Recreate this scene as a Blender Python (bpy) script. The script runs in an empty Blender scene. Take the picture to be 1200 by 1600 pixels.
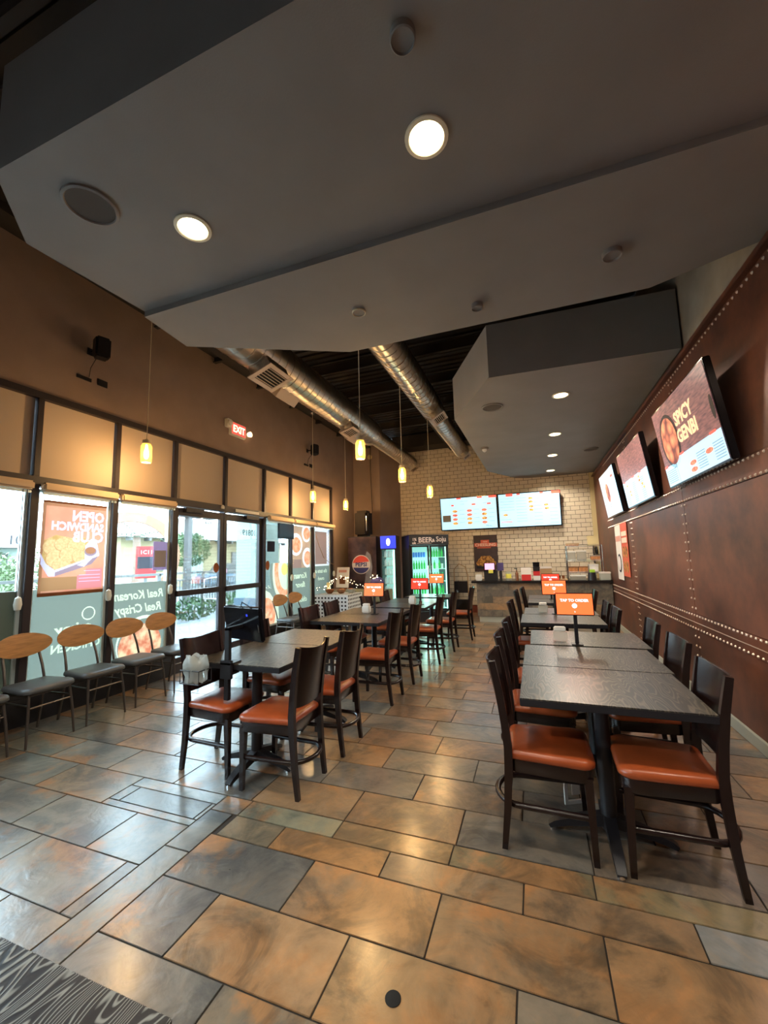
import bpy, bmesh, math, random
from mathutils import Vector, Matrix
random.seed(7)
C = bpy.context.scene.collection
SC = bpy.context.scene
PI = math.pi

# ------------------------------------------------------------ camera
YAW, PIT, ROL, FPX, CH = .35058, .11347, -.02555, 633.8, 1.5
fw = Vector((-math.sin(YAW)*math.cos(PIT), math.cos(YAW)*math.cos(PIT), math.sin(PIT)))
rt = Vector((math.cos(YAW), math.sin(YAW), 0)); up = rt.cross(fw)
r2 = rt*math.cos(ROL)+up*math.sin(ROL); u2 = up*math.cos(ROL)-rt*math.sin(ROL)
cam = bpy.data.cameras.new('camera'); cam.sensor_fit = 'HORIZONTAL'; cam.sensor_width = 36
cam.lens = FPX/1200*36; cam.clip_start = .05; cam.clip_end = 300
co = bpy.data.objects.new('camera', cam); C.objects.link(co)
M = Matrix.Identity(4)
for i in range(3):
    M[i][0] = r2[i]; M[i][1] = u2[i]; M[i][2] = -fw[i]
M[2][3] = CH
co.matrix_world = M; SC.camera = co
# ------------------------------------------------------------ world, exposure
W = bpy.data.worlds.new('overcast_sky'); SC.world = W; W.use_nodes = True
nt = W.node_tree; bg = nt.nodes['Background']
tc = nt.nodes.new('ShaderNodeTexCoord'); sp = nt.nodes.new('ShaderNodeSeparateXYZ')
rp = nt.nodes.new('ShaderNodeValToRGB')
nt.links.new(tc.outputs['Generated'], sp.inputs[0]); nt.links.new(sp.outputs['Z'], rp.inputs[0])
rp.color_ramp.elements[0].color = (.70, .86, 1, 1); rp.color_ramp.elements[1].color = (.60, .80, 1, 1)
nt.links.new(rp.outputs[0], bg.inputs[0]); bg.inputs[1].default_value = 11
SC.view_settings.view_transform = 'Standard'; SC.view_settings.look = 'None'
SC.view_settings.gamma = 1; SC.view_settings.use_curve_mapping = False
SC.view_settings.exposure = 1.1
SC.cycles.max_bounces = 8; SC.cycles.transparent_max_bounces = 12; SC.cycles.sample_clamp_indirect = 6
DOWN_W, PEND_W = 42, 15      # lamp powers

# ------------------------------------------------------------ materials
MAT = {}
def mat(name, col=(.5, .5, .5), rough=.5, metal=0, emit=0, ecol=None, spec=.5, noise=0, nscale=8, stretch=None,
        bump=0, bscale=60, col2=None, alpha=None, sharp=0, trans=0):
    m = bpy.data.materials.new(name); m.use_nodes = True; n = m.node_tree.nodes; L = m.node_tree.links
    b = n['Principled BSDF']
    b.inputs['Base Color'].default_value = (*col, 1); b.inputs['Roughness'].default_value = rough
    b.inputs['Metallic'].default_value = metal; b.inputs['Specular IOR Level'].default_value = spec
    if trans: b.inputs['Transmission Weight'].default_value = trans
    if emit:
        b.inputs['Emission Color'].default_value = (*(ecol or col), 1); b.inputs['Emission Strength'].default_value = emit
    if noise or col2 or bump:
        t = n.new('ShaderNodeTexCoord'); mp = n.new('ShaderNodeMapping'); L.new(t.outputs['Object'], mp.inputs[0])
        if stretch: mp.inputs['Scale'].default_value = stretch
    if noise or col2:
        z = n.new('ShaderNodeTexNoise'); z.inputs['Scale'].default_value = nscale; z.inputs['Detail'].default_value = 8
        L.new(mp.outputs[0], z.inputs[0])
        r = n.new('ShaderNodeValToRGB'); L.new(z.outputs[0], r.inputs[0])
        lo, hi = (.35, .65) if not sharp else (.5-.15/sharp, .5+.15/sharp)
        r.color_ramp.elements[0].position = lo; r.color_ramp.elements[1].position = hi
        c2 = col2 or tuple(c*(1-noise) for c in col)
        r.color_ramp.elements[0].color = (*c2, 1); r.color_ramp.elements[1].color = (*col, 1)
        L.new(r.outputs[0], b.inputs['Base Color'])
        if emit: L.new(r.outputs[0], b.inputs['Emission Color'])
    if bump:
        z2 = n.new('ShaderNodeTexNoise'); z2.inputs['Scale'].default_value = bscale; z2.inputs['Detail'].default_value = 5
        L.new(mp.outputs[0], z2.inputs[0])
        bp = n.new('ShaderNodeBump'); bp.inputs['Strength'].default_value = bump; bp.inputs['Distance'].default_value = .004
        L.new(z2.outputs[0], bp.inputs['Height']); L.new(bp.outputs[0], b.inputs['Normal'])
    MAT[name] = m; return m
def glassy(name, tint=(1, 1, 1), gloss=.12, rough=.02, diffuse=0, dcol=(1, 1, 1)):
    m = bpy.data.materials.new(name); m.use_nodes = True; n = m.node_tree.nodes; L = m.node_tree.links
    n.clear(); o = n.new('ShaderNodeOutputMaterial'); t = n.new('ShaderNodeBsdfTransparent'); g = n.new('ShaderNodeBsdfGlossy')
    t.inputs[0].default_value = (*tint, 1); g.inputs['Roughness'].default_value = rough
    x = n.new('ShaderNodeMixShader'); fr = n.new('ShaderNodeFresnel'); fr.inputs[0].default_value = 1.45
    mu = n.new('ShaderNodeMath'); mu.operation = 'MULTIPLY'; mu.inputs[1].default_value = gloss*8
    mu.use_clamp = True
    L.new(fr.outputs[0], mu.inputs[0]); L.new(mu.outputs[0], x.inputs[0]); L.new(t.outputs[0], x.inputs[1]); L.new(g.outputs[0], x.inputs[2])
    last = x
    if diffuse:
        d = n.new('ShaderNodeBsdfTranslucent'); d.inputs[0].default_value = (*dcol, 1)
        d2 = n.new('ShaderNodeBsdfDiffuse'); d2.inputs[0].default_value = (*dcol, 1)
        dm = n.new('ShaderNodeMixShader'); dm.inputs[0].default_value = .4
        L.new(d.outputs[0], dm.inputs[1]); L.new(d2.outputs[0], dm.inputs[2])
        y = n.new('ShaderNodeMixShader'); y.inputs[0].default_value = diffuse
        L.new(x.outputs[0], y.inputs[1]); L.new(dm.outputs[0], y.inputs[2]); last = y
    L.new(last.outputs[0], o.inputs[0]); MAT[name] = m; return m
def film(name, col, col2=None, nscale=14, k=.55):
    if name != 'film_sage':
        col = tuple(c*.72 for c in col); col2 = col2 and tuple(c*.72 for c in col2)
    # printed window film: translucent from outside light, diffuse from inside
    m = bpy.data.materials.new(name); m.use_nodes = True; n = m.node_tree.nodes; L = m.node_tree.links
    n.clear(); o = n.new('ShaderNodeOutputMaterial'); a = n.new('ShaderNodeBsdfTranslucent'); b = n.new('ShaderNodeBsdfDiffuse')
    x = n.new('ShaderNodeMixShader'); x.inputs[0].default_value = k
    for q in (a, b): q.inputs[0].default_value = (*col, 1)
    if col2:
        t = n.new('ShaderNodeTexCoord'); z = n.new('ShaderNodeTexNoise'); z.inputs['Scale'].default_value = nscale; z.inputs['Detail'].default_value = 6
        r = n.new('ShaderNodeValToRGB'); r.color_ramp.elements[0].position = .38; r.color_ramp.elements[1].position = .62
        r.color_ramp.elements[0].color = (*col2, 1); r.color_ramp.elements[1].color = (*col, 1)
        L.new(t.outputs['Object'], z.inputs[0]); L.new(z.outputs[0], r.inputs[0])
        L.new(r.outputs[0], a.inputs[0]); L.new(r.outputs[0], b.inputs[0])
    L.new(a.outputs[0], x.inputs[1]); L.new(b.outputs[0], x.inputs[2]); L.new(x.outputs[0], o.inputs[0]); MAT[name] = m; return m
def food(name, cols, emit=0, scale=9):               # voronoi lumps for fried pieces
    m = bpy.data.materials.new(name); m.use_nodes = True; n = m.node_tree.nodes; L = m.node_tree.links; b = n['Principled BSDF']
    t = n.new('ShaderNodeTexCoord'); v = n.new('ShaderNodeTexVoronoi'); v.inputs['Scale'].default_value = scale
    L.new(t.outputs['Object'], v.inputs[0]); r = n.new('ShaderNodeValToRGB'); L.new(v.outputs['Distance'], r.inputs[0])
    r.color_ramp.elements[0].color = (*cols[0], 1); r.color_ramp.elements[0].position = .1
    r.color_ramp.elements[1].color = (*cols[1], 1); r.color_ramp.elements[1].position = .75
    L.new(r.outputs[0], b.inputs['Base Color'])
    if emit:
        L.new(r.outputs[0], b.inputs['Emission Color']); b.inputs['Emission Strength'].default_value = emit
    b.inputs['Roughness'].default_value = .5; MAT[name] = m; return m

mat('wall_tan', (.30, .215, .175), .85, noise=.12, nscale=3, bump=.35, bscale=90)
mat('wall_grey', (.30, .27, .22), .85, noise=.25, nscale=3, bump=.3, bscale=60)
mat('soffit_paint', (.235, .22, .205), .8, noise=.1, nscale=2, bump=.15, bscale=120)
mat('deck_black', (.030, .024, .020), .8)
mat('black_metal', (.014, .013, .016), .4, spec=.4)
mat('storefront', (.022, .016, .020), .45)
mat('knee_black', (.010, .010, .014), .6)
mat('alu', (.62, .74, .76), .35, metal=.3)
mat('duct_steel', (.56, .50, .42), .32, metal=1, noise=.25, nscale=4, stretch=(6, .6, 6))
mat('grille', (.50, .40, .32), .5)
mat('dark_void', (.008, .007, .006), .9)
mat('cabinet_brown', (.012, .008, .007), .7, spec=.2)
mat('rubber', (.02, .02, .02), .7)
mat('shade_cloth', (.50, .41, .33), .9)
mat('blind_case', (.62, .46, .30), .6)
mat('white_plastic', (.75, .73, .68), .4)
mat('clear_bead', (.70, .72, .66), .3)
mat('grout', (.028, .022, .018), .9)
mat('brick_glaze', (.72, .62, .47), .25, noise=.06, nscale=3)
mat('brick_grout', (.05, .032, .02), .9)
mat('red_base', (.24, .055, .03), .4, noise=.3, nscale=10)
mat('cream_paint', (.62, .50, .26), .8)
mat('chair_wood', (.016, .007, .0065), .26, noise=.45, nscale=5, stretch=(18, 18, 1.2), spec=.5)
mat('seat_orange', (.36, .070, .018), .30, noise=.22, nscale=9, bump=.08, bscale=120)
mat('oak_back', (.50, .25, .09), .4, noise=.3, nscale=5, stretch=(2, 1.5, 14))
mat('grey_vinyl', (.055, .058, .062), .38, bump=.1, bscale=90)
mat('chair_steel', (.10, .085, .075), .35, metal=.7)
mat('chrome', (.7, .7, .72), .2, metal=1)
mat('screen_black', (.006, .006, .008), .12)
mat('orange_screen', (.9, .13, .035), .3, emit=.62, ecol=(1, .15, .04))
mat('red_screen', (.6, .05, .02), .3, emit=.4, ecol=(.75, .04, .02))
mat('screen_white', (.8, .8, .9), .3, emit=.9, ecol=(1, .82, .95))
mat('menu_blue', (.30, .55, .70), .3, emit=.62, ecol=(.42, .76, .95))
mat('menu_red', (.8, .1, .06), .3, emit=.6, ecol=(1, .10, .07))
mat('menu_text', (.12, .2, .25), .3, emit=.12, ecol=(.25, .4, .5))
mat('menu_white', (.9, .9, .9), .3, emit=1.2, ecol=(1, 1, 1))
mat('menu_wood', (.30, .13, .12), .3, emit=.42, col2=(.10, .05, .06), nscale=6, stretch=(1.5, 1, 9))
mat('menu_tan', (.75, .5, .28), .3, emit=.6, ecol=(.8, .52, .30))
mat('menu_dark', (.04, .03, .035), .3, emit=.05)
food('menu_chicken', [(.75, .22, .10), (.10, .02, .02)], .7, 9)
food('menu_gold', [(.9, .5, .12), (.3, .1, .02)], .8, 30)
food('menu_rare', [(.85, .22, .12), (.4, .08, .05)], .8, 30)
mat('poster_dark', (.055, .030, .032), .5, noise=.3, nscale=6)
mat('poster_red', (.62, .10, .05), .5)
mat('poster_cream', (.78, .60, .48), .5)
food('poster_food', [(.72, .36, .08), (.16, .05, .01)], 0, 18)
mat('paper', (.72, .66, .60), .7)
mat('paper_print', (.60, .28, .22), .7)
mat('counter_top', (.010, .009, .009), .25)
mat('teal_grey', (.36, .36, .30), .6)
mat('dark_panel', (.02, .02, .024), .35)
mat('led_blue', (.02, .03, .35), .3, emit=4, ecol=(.02, .04, .8))
mat('exit_red', (1, .08, .05), .3, emit=.75, ecol=(1, .06, .05))
mat('exit_pale', (1, .8, .6), .3, emit=1.5, ecol=(1, .62, .35))
mat('lens_glow', (1, .85, .55), .3, emit=14, ecol=(1, .80, .45))
mat('trim_ring', (.80, .72, .52), .4)
mat('filament', (1, .6, .2), .3, emit=26, ecol=(1, .55, .16))
mat('fairy', (1, .8, .45), .3, emit=9, ecol=(1, .78, .40))
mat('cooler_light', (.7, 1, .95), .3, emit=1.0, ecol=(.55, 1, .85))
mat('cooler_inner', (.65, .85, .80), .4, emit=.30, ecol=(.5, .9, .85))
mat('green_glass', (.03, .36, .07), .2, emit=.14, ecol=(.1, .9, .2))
mat('blue_can', (.05, .2, .8), .3, emit=.14, ecol=(.1, .4, 1))
mat('white_can', (.7, .75, .8), .3, emit=.1, ecol=(.8, .9, 1))
mat('vinyl_navy', (.05, .035, .06), .4, col2=(.20, .12, .13), nscale=3, sharp=1)
mat('vinyl_smoke', (.28, .27, .32), .4, noise=.5, nscale=4)
mat('logo_red', (.75, .07, .035), .4)
mat('logo_blue', (.03, .03, .16), .4)
mat('logo_white', (.72, .64, .62), .4)
mat('cloth_white', (.62, .66, .68), .8); mat('cloth_black', (.012, .012, .018), .8)
mat('green_drape', (.27, .30, .20), .6, noise=.3, nscale=6)
mat('wicker', (.30, .13, .05), .7, noise=.4, nscale=40)
mat('bottle_amber', (.16, .05, .015), .25)
mat('copper_dark', (.02, .015, .012), .5)
mat('food_box', (.55, .22, .07), .6, noise=.4, nscale=30)
mat('lime', (.35, .6, .04), .5); mat('red_plastic', (.55, .03, .03), .4)
mat('yellow_note', (.75, .68, .10), .6); mat('pink_screen', (.8, .2, .4), .3, emit=.8, ecol=(.9, .35, .6))
mat('purple', (.07, .05, .18), .4); mat('kraft', (.42, .26, .13), .7)
mat('concrete_out', (.27, .29, .30), .9, noise=.1, nscale=1)
mat('asphalt', (.13, .14, .145), .9)
mat('fence_paint', (.10, .10, .095), .6)
mat('stucco_tan', (.24, .20, .11), .9, noise=.08, nscale=2)
mat('stucco_mint', (.30, .36, .31), .9)
mat('roof_pale', (.26, .24, .21), .9, noise=.2, nscale=4, stretch=(1, 6, 1))
mat('trim_out', (.07, .07, .065), .7); mat('window_out', (.03, .04, .04), .2)
mat('leaf', (.045, .11, .03), .6, noise=.5, nscale=5); mat('leaf_pale', (.12, .17, .07), .6, noise=.4, nscale=5)
mat('bark', (.16, .11, .08), .9); mat('ring_copper', (.24, .11, .06), .6, noise=.2, nscale=3)
mat('blue_sign', (.02, .14, .25), .5); mat('red_sign', (.28, .02, .02), .5)
mat('car_paint', (.10, .14, .18), .3)
glassy('window_glass', (.93, .98, .97), .09)
glassy('jar_glass', (1, .92, .74), .12, diffuse=.22, dcol=(1, .80, .45))
glassy('cooler_glass', (.9, 1, .97), .06)
glassy('clear_plastic', (.95, .97, .95), .1, .1, diffuse=.35, dcol=(.8, .8, .76))
film('film_sage', (.145, .155, .125)); film('film_letter', (.60, .62, .42)); film('film_orange', (.78, .25, .15), (.72, .34, .20), 3)
film('film_pink', (.72, .22, .22)); film('film_lav', (.62, .52, .70)); film('film_gold', (.72, .48, .20), (.55, .30, .10), 12)
film('film_rust', (.48, .20, .10), (.38, .16, .08), 4); film('film_wood', (.52, .30, .18), (.42, .24, .15), 3)
film('film_white', (.80, .76, .70)); film('film_salmon', (.80, .38, .22), (.75, .22, .10), 9); film('film_yellow', (.85, .70, .16))
film('film_grey', (.10, .10, .12)); film('film_brown', (.30, .17, .13)); film('film_pale', (.62, .62, .42)); film('film_cream', (.66, .66, .46)); film('film_woodd', (.42, .20, .09)); film('film_golddark', (.55, .28, .12)); film('film_goldlight', (.78, .50, .24), (.66, .38, .17), 40); film('film_mauve', (.34, .22, .25)); glassy('film_clear', (1, 1, 1), 0)
film('film_cyan', (.25, .65, .75)); film('film_chicken', (.85, .50, .28), (.60, .16, .08), 9)
# table wood: long dark grain
def wood_table(name, a, b, fq=120, p0=.1, p1=.9):
    m = mat(name, a, .33, spec=.5); n = m.node_tree.nodes; L = m.node_tree.links; bs = n['Principled BSDF']
    t = n.new('ShaderNodeTexCoord'); oi = n.new('ShaderNodeObjectInfo'); ad = n.new('ShaderNodeVectorMath'); ad.operation = 'ADD'
    L.new(t.outputs['Object'], ad.inputs[0]); L.new(oi.outputs['Random'], ad.inputs[1])
    mp = n.new('ShaderNodeMapping'); mp.inputs['Scale'].default_value = (4.5, .8, 1); L.new(ad.outputs[0], mp.inputs[0])
    nz = n.new('ShaderNodeTexNoise'); nz.inputs['Scale'].default_value = 2.2; nz.inputs['Detail'].default_value = 2; L.new(mp.outputs[0], nz.inputs[0])
    mm = n.new('ShaderNodeMath'); mm.operation = 'MULTIPLY'; mm.inputs[1].default_value = fq; L.new(nz.outputs[0], mm.inputs[0])
    sn = n.new('ShaderNodeMath'); sn.operation = 'SINE'; L.new(mm.outputs[0], sn.inputs[0])
    r = n.new('ShaderNodeValToRGB'); r.color_ramp.elements[0].position = p0; r.color_ramp.elements[1].position = p1
    r.color_ramp.elements[0].color = (*b, 1); r.color_ramp.elements[1].color = (*a, 1)
    L.new(sn.outputs[0], r.inputs[0]); L.new(r.outputs[0], bs.inputs['Base Color'])
    bp = n.new('ShaderNodeBump'); bp.inputs['Strength'].default_value = .10; bp.inputs['Distance'].default_value = .001
    L.new(sn.outputs[0], bp.inputs['Height']); L.new(bp.outputs[0], bs.inputs['Normal'])
wood_table('table_wood', (.105, .085, .058), (.020, .016, .013))
wood_table('zebra_wood', (.20, .21, .20), (.006, .006, .008), 230, .35, .95)
# slate-look tile driven by each tile's own colour
def tile_material(name, rough, bumps, k=1.0):
    m = mat(name, (.3, .2, .1), rough); n = m.node_tree.nodes; L = m.node_tree.links; bs = n['Principled BSDF']
    t = n.new('ShaderNodeTexCoord'); oi = n.new('ShaderNodeObjectInfo')
    mu = n.new('ShaderNodeVectorMath'); mu.operation = 'SCALE'; mu.inputs['Scale'].default_value = 37
    cx = n.new('ShaderNodeCombineXYZ'); L.new(oi.outputs['Random'], cx.inputs[0]); L.new(oi.outputs['Random'], cx.inputs[2]); L.new(cx.outputs[0], mu.inputs[0])
    ad = n.new('ShaderNodeVectorMath'); ad.operation = 'ADD'; L.new(t.outputs['Object'], ad.inputs[0]); L.new(mu.outputs[0], ad.inputs[1])
    n1 = n.new('ShaderNodeTexNoise'); n1.inputs['Scale'].default_value = 2.6; n1.inputs['Detail'].default_value = 12; n1.inputs['Roughness'].default_value = .68; n1.inputs['Distortion'].default_value = .9
    L.new(ad.outputs[0], n1.inputs[0])
    r = n.new('ShaderNodeValToRGB'); e = r.color_ramp.elements
    e[0].position = .37; e[0].color = (.38, .42, .46, 1); e[1].position = .64; e[1].color = (1.2, 1.0, .80, 1)
    x = e.new(.45); x.color = (.60, .60, .60, 1); x = e.new(.51); x.color = (.86, .83, .78, 1); x = e.new(.57); x.color = (.98, .92, .84, 1)
    L.new(n1.outputs[0], r.inputs[0])
    mx = n.new('ShaderNodeMix'); mx.data_type = 'RGBA'; mx.blend_type = 'MULTIPLY'; mx.inputs[0].default_value = 1
    n4 = n.new('ShaderNodeTexNoise'); n4.inputs['Scale'].default_value = 1.7; n4.inputs['Detail'].default_value = 10; n4.inputs['Roughness'].default_value = .6; pass
    ad4 = n.new('ShaderNodeVectorMath'); ad4.operation = 'ADD'; ad4.inputs[1].default_value = (5.3, 2.1, 7.7); L.new(ad.outputs[0], ad4.inputs[0]); L.new(ad4.outputs[0], n4.inputs[0])
    r4 = n.new('ShaderNodeValToRGB'); r4.color_ramp.elements[0].position = .54; r4.color_ramp.elements[1].position = .60; L.new(n4.outputs[0], r4.inputs[0])
    m4 = n.new('ShaderNodeMix'); m4.data_type = 'RGBA'; L.new(r4.outputs[0], m4.inputs[0]); L.new(oi.outputs['Color'], m4.inputs[6]); m4.inputs[7].default_value = (.36, .20, .095, 1) if name == 'slate_tile' else (.20, .17, .14, 1)
    L.new(m4.outputs[2], mx.inputs[6]); L.new(r.outputs[0], mx.inputs[7])
    n3 = n.new('ShaderNodeTexNoise'); n3.inputs['Scale'].default_value = 22; n3.inputs['Detail'].default_value = 8; L.new(ad.outputs[0], n3.inputs[0])
    r3 = n.new('ShaderNodeValToRGB'); r3.color_ramp.elements[0].position = .25; r3.color_ramp.elements[0].color = (.80, .78, .76, 1); r3.color_ramp.elements[1].position = .75
    L.new(n3.outputs[0], r3.inputs[0])
    m2 = n.new('ShaderNodeMix'); m2.data_type = 'RGBA'; m2.blend_type = 'MULTIPLY'; m2.inputs[0].default_value = 1
    L.new(mx.outputs[2], m2.inputs[6]); L.new(r3.outputs[0], m2.inputs[7]); L.new(m2.outputs[2], bs.inputs['Base Color'])
    n2 = n.new('ShaderNodeTexNoise'); n2.inputs['Scale'].default_value = 7; n2.inputs['Detail'].default_value = 7; n2.inputs['Distortion'].default_value = 1.2
    L.new(ad.outputs[0], n2.inputs[0])
    bp = n.new('ShaderNodeBump'); bp.inputs['Strength'].default_value = bumps; bp.inputs['Distance'].default_value = .012
    L.new(n2.outputs[0], bp.inputs['Height']); L.new(bp.outputs[0], bs.inputs['Normal'])
    bs.inputs['Specular IOR Level'].default_value = .5; bs.inputs['Coat Weight'].default_value = .55 if name == 'slate_tile' else 0; bs.inputs['Coat Roughness'].default_value = .2; bs.inputs['Coat IOR'].default_value = 1.7
    rr = n.new('ShaderNodeMapRange'); rr.inputs[3].default_value = rough-.07; rr.inputs[4].default_value = rough+.12
    L.new(n3.outputs[0], rr.inputs[0]); L.new(rr.outputs[0], bs.inputs['Roughness'])
tile_material('slate_tile', .30, .45)
tile_material('plank_tile', .5, .2)
# aged copper sheet
m = mat('copper_sheet', (.15, .05, .03), .42, metal=.45, spec=.5)
n = m.node_tree.nodes; L = m.node_tree.links; bs = n['Principled BSDF']
t = n.new('ShaderNodeTexCoord'); z = n.new('ShaderNodeTexNoise'); z.inputs['Scale'].default_value = 1.6; z.inputs['Detail'].default_value = 9; z.inputs['Roughness'].default_value = .65
L.new(t.outputs['Object'], z.inputs[0]); r = n.new('ShaderNodeValToRGB'); L.new(z.outputs[0], r.inputs[0])
r.color_ramp.elements[0].position = .36; r.color_ramp.elements[0].color = (.085, .033, .024, 1)
r.color_ramp.elements[1].position = .66; r.color_ramp.elements[1].color = (.25, .092, .055, 1)
L.new(r.outputs[0], bs.inputs['Base Color'])
mr = n.new('ShaderNodeMapRange'); mr.inputs[3].default_value = .34; mr.inputs[4].default_value = .55; L.new(z.outputs[0], mr.inputs[0]); L.new(mr.outputs[0], bs.inputs['Roughness'])
mat('rivet_steel', (.75, .60, .50), .35, metal=.6)

# ------------------------------------------------------------ mesh helpers
def ident(p): return p
class MB:
    def __init__(s): s.v = []; s.f = []
    def add(s, vs, fs, T=ident):
        k = len(s.v); s.v += [tuple(T(Vector(v))) for v in vs]; s.f += [tuple(i+k for i in f) for f in fs]; return s
    def box(s, x0, y0, z0, x1, y1, z1, b=0, T=ident):
        if b <= 0:
            vs = [(x, y, z) for z in (z0, z1) for y in (y0, y1) for x in (x0, x1)]
            return s.add(vs, [(0, 2, 3, 1), (4, 5, 7, 6), (0, 1, 5, 4), (2, 6, 7, 3), (0, 4, 6, 2), (1, 3, 7, 5)], T)
        bm = bmesh.new(); bmesh.ops.create_cube(bm, size=1)
        for v in bm.verts:
            v.co = Vector(((x0+x1)/2+v.co.x*(x1-x0), (y0+y1)/2+v.co.y*(y1-y0), (z0+z1)/2+v.co.z*(z1-z0)))
        bmesh.ops.bevel(bm, geom=bm.edges[:], offset=b, segments=2, affect='EDGES')
        bm.verts.index_update()
        s.add([v.co for v in bm.verts], [[v.index for v in f.verts] for f in bm.faces], T); bm.free(); return s
    def tube(s, pts, r, n=8, caps=True, T=ident, flat=1, ref=None):
        pts = [Vector(p) for p in pts]; R = r if isinstance(r, (list, tuple)) else [r]*len(pts); vs = []; prev = None
        for i, p in enumerate(pts):
            d = (pts[min(i+1, len(pts)-1)]-pts[max(i-1, 0)]).normalized()
            a = prev if prev is not None else (Vector(ref) if ref else (Vector((0, 0, 1)) if abs(d.z) < .9 else Vector((1, 0, 0))))
            u = (a-d*a.dot(d)).normalized(); w = d.cross(u); prev = u
            for k in range(n):
                t = 2*PI*(k+.5)/n; vs.append(p+u*math.cos(t)*R[i]*flat+w*math.sin(t)*R[i])
        fs = [(i*n+k, i*n+(k+1) % n, (i+1)*n+(k+1) % n, (i+1)*n+k) for i in range(len(pts)-1) for k in range(n)]
        if caps: fs += [tuple(range(n-1, -1, -1)), tuple((len(pts)-1)*n+k for k in range(n))]
        return s.add(vs, fs, T)
    def bar(s, pts, w, d, T=ident):            # rectangular section sweep in the xz plane; w along y, d along the normal
        W_ = w if isinstance(w, (list, tuple)) else [w]*len(pts); D_ = d if isinstance(d, (list, tuple)) else [d]*len(pts)
        pts = [Vector(p) for p in pts]; vs = []
        for i, p in enumerate(pts):
            q = (pts[min(i+1, len(pts)-1)]-pts[max(i-1, 0)]).normalized(); y = Vector((0, 1, 0)); y = (y-q*y.dot(q)).normalized(); x = y.cross(q)
            for a, b in ((-1, -1), (1, -1), (1, 1), (-1, 1)): vs.append(p+x*a*D_[i]/2+y*b*W_[i]/2)
        fs = [(i*4+k, i*4+(k+1) % 4, (i+1)*4+(k+1) % 4, (i+1)*4+k) for i in range(len(pts)-1) for k in range(4)]
        fs += [(3, 2, 1, 0), tuple((len(pts)-1)*4+k for k in range(4))]
        return s.add(vs, fs, T)
    def lathe(s, prof, n=20, cx=0, cy=0, T=ident):
        vs = [(cx+r*math.cos(2*PI*k/n), cy+r*math.sin(2*PI*k/n), z) for r, z in prof for k in range(n)]
        fs = [(i*n+k, i*n+(k+1) % n, (i+1)*n+(k+1) % n, (i+1)*n+k) for i in range(len(prof)-1) for k in range(n)]
        fs += [tuple(range(n-1, -1, -1)), tuple((len(prof)-1)*n+k for k in range(n))]
        return s.add(vs, fs, T)
    def prism(s, pts, z0, z1, T=ident):
        n = len(pts); vs = [(x, y, z0) for x, y in pts]+[(x, y, z1) for x, y in pts]
        fs = [tuple(range(n-1, -1, -1)), tuple(range(n, 2*n))]+[(k, (k+1) % n, n+(k+1) % n, n+k) for k in range(n)]
        return s.add(vs, fs, T)
    def quadstrip(s, rows, T=ident):            # grid of points
        n = len(rows[0]); vs = [p for r in rows for p in r]
        return s.add(vs, [(i*n+k, i*n+k+1, (i+1)*n+k+1, (i+1)*n+k) for i in range(len(rows)-1) for k in range(n-1)], T)
    def rect(s, x0, z0, x1, z1, y, th=.002): return s.box(x0, y-th, z0, x1, y, z1)    # flat print in the local xz plane, facing -y
    def disc(s, x, z, a, b, y, th=.002, n=24):
        vs = [(x+a*math.cos(2*PI*k/n), yy, z+b*math.sin(2*PI*k/n)) for yy in (y, y-th) for k in range(n)]
        fs = [tuple(range(n, 2*n)), tuple(range(n-1, -1, -1))]+[(k, (k+1) % n, n+(k+1) % n, n+k) for k in range(n)]
        return s.add(vs, fs)
    def poly(s, pts, y, th=.002):
        n = len(pts); vs = [(a, yy, b) for yy in (y, y-th) for a, b in pts]
        fs = [tuple(range(n, 2*n)), tuple(range(n-1, -1, -1))]+[(k, (k+1) % n, n+(k+1) % n, n+k) for k in range(n)]
        return s.add(vs, fs)
def mesh(mb, m, smooth=None, name='mesh'):
    me = bpy.data.meshes.new(name); me.from_pydata(mb.v, [], mb.f)
    bm = bmesh.new(); bm.from_mesh(me); bmesh.ops.recalc_face_normals(bm, faces=bm.faces); bm.to_mesh(me); bm.free()
    if m: me.materials.append(MAT[m] if isinstance(m, str) else m)
    if smooth:
        for p in me.polygons: p.use_smooth = True
        try: me.set_sharp_from_angle(angle=math.radians(smooth))
        except Exception: pass
    return me
def link(name, me, parent=None, loc=None):
    o = bpy.data.objects.new(name, me); C.objects.link(o)
    if parent: o.parent = parent
    if loc: o.location = loc
    return o
def obj(name, mb, m, parent=None, smooth=None, label=None, loc=None):
    o = link(name, mesh(mb, m, smooth, name), parent, loc)
    if label: o['label'] = label
    return o
def tag(o, label, cat, group=None):
    o['label'] = label; o['category'] = cat
    if group: o['group'] = group
    return o
def thing(name, label, cat, loc=(0, 0, 0), rz=0, group=None, rot=None):
    o = bpy.data.objects.new(name, None); C.objects.link(o); o.location = loc
    o.empty_display_size = .1
    o.rotation_euler = rot or (0, 0, rz); return tag(o, label, cat, group)
def struct(name, mb, m, parent=None, smooth=None, label=None):
    o = obj(name, mb, m, parent, smooth)
    if not parent: o['kind'] = 'structure'
    if label: o['label'] = label
    return o
def stuff(o): o['kind'] = 'stuff'; return o
CH_OF = {}
def kids(o): return [c for c in bpy.data.objects if c.parent == o]
def dup(root, loc=None, rz=None, label=None, group=None):
    r = root.copy(); C.objects.link(r)
    if loc is not None: r.location = loc
    if rz is not None: r.rotation_euler = (0, 0, rz)
    if label: r['label'] = label
    if group: r['group'] = group
    if root.name not in CH_OF: CH_OF[root.name] = [(c, kids(c)) for c in kids(root)]
    for c, gs in CH_OF[root.name]:
        c2 = c.copy(); C.objects.link(c2); c2.parent = r
        for g in gs:
            g2 = g.copy(); C.objects.link(g2); g2.parent = c2
    return r
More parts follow.
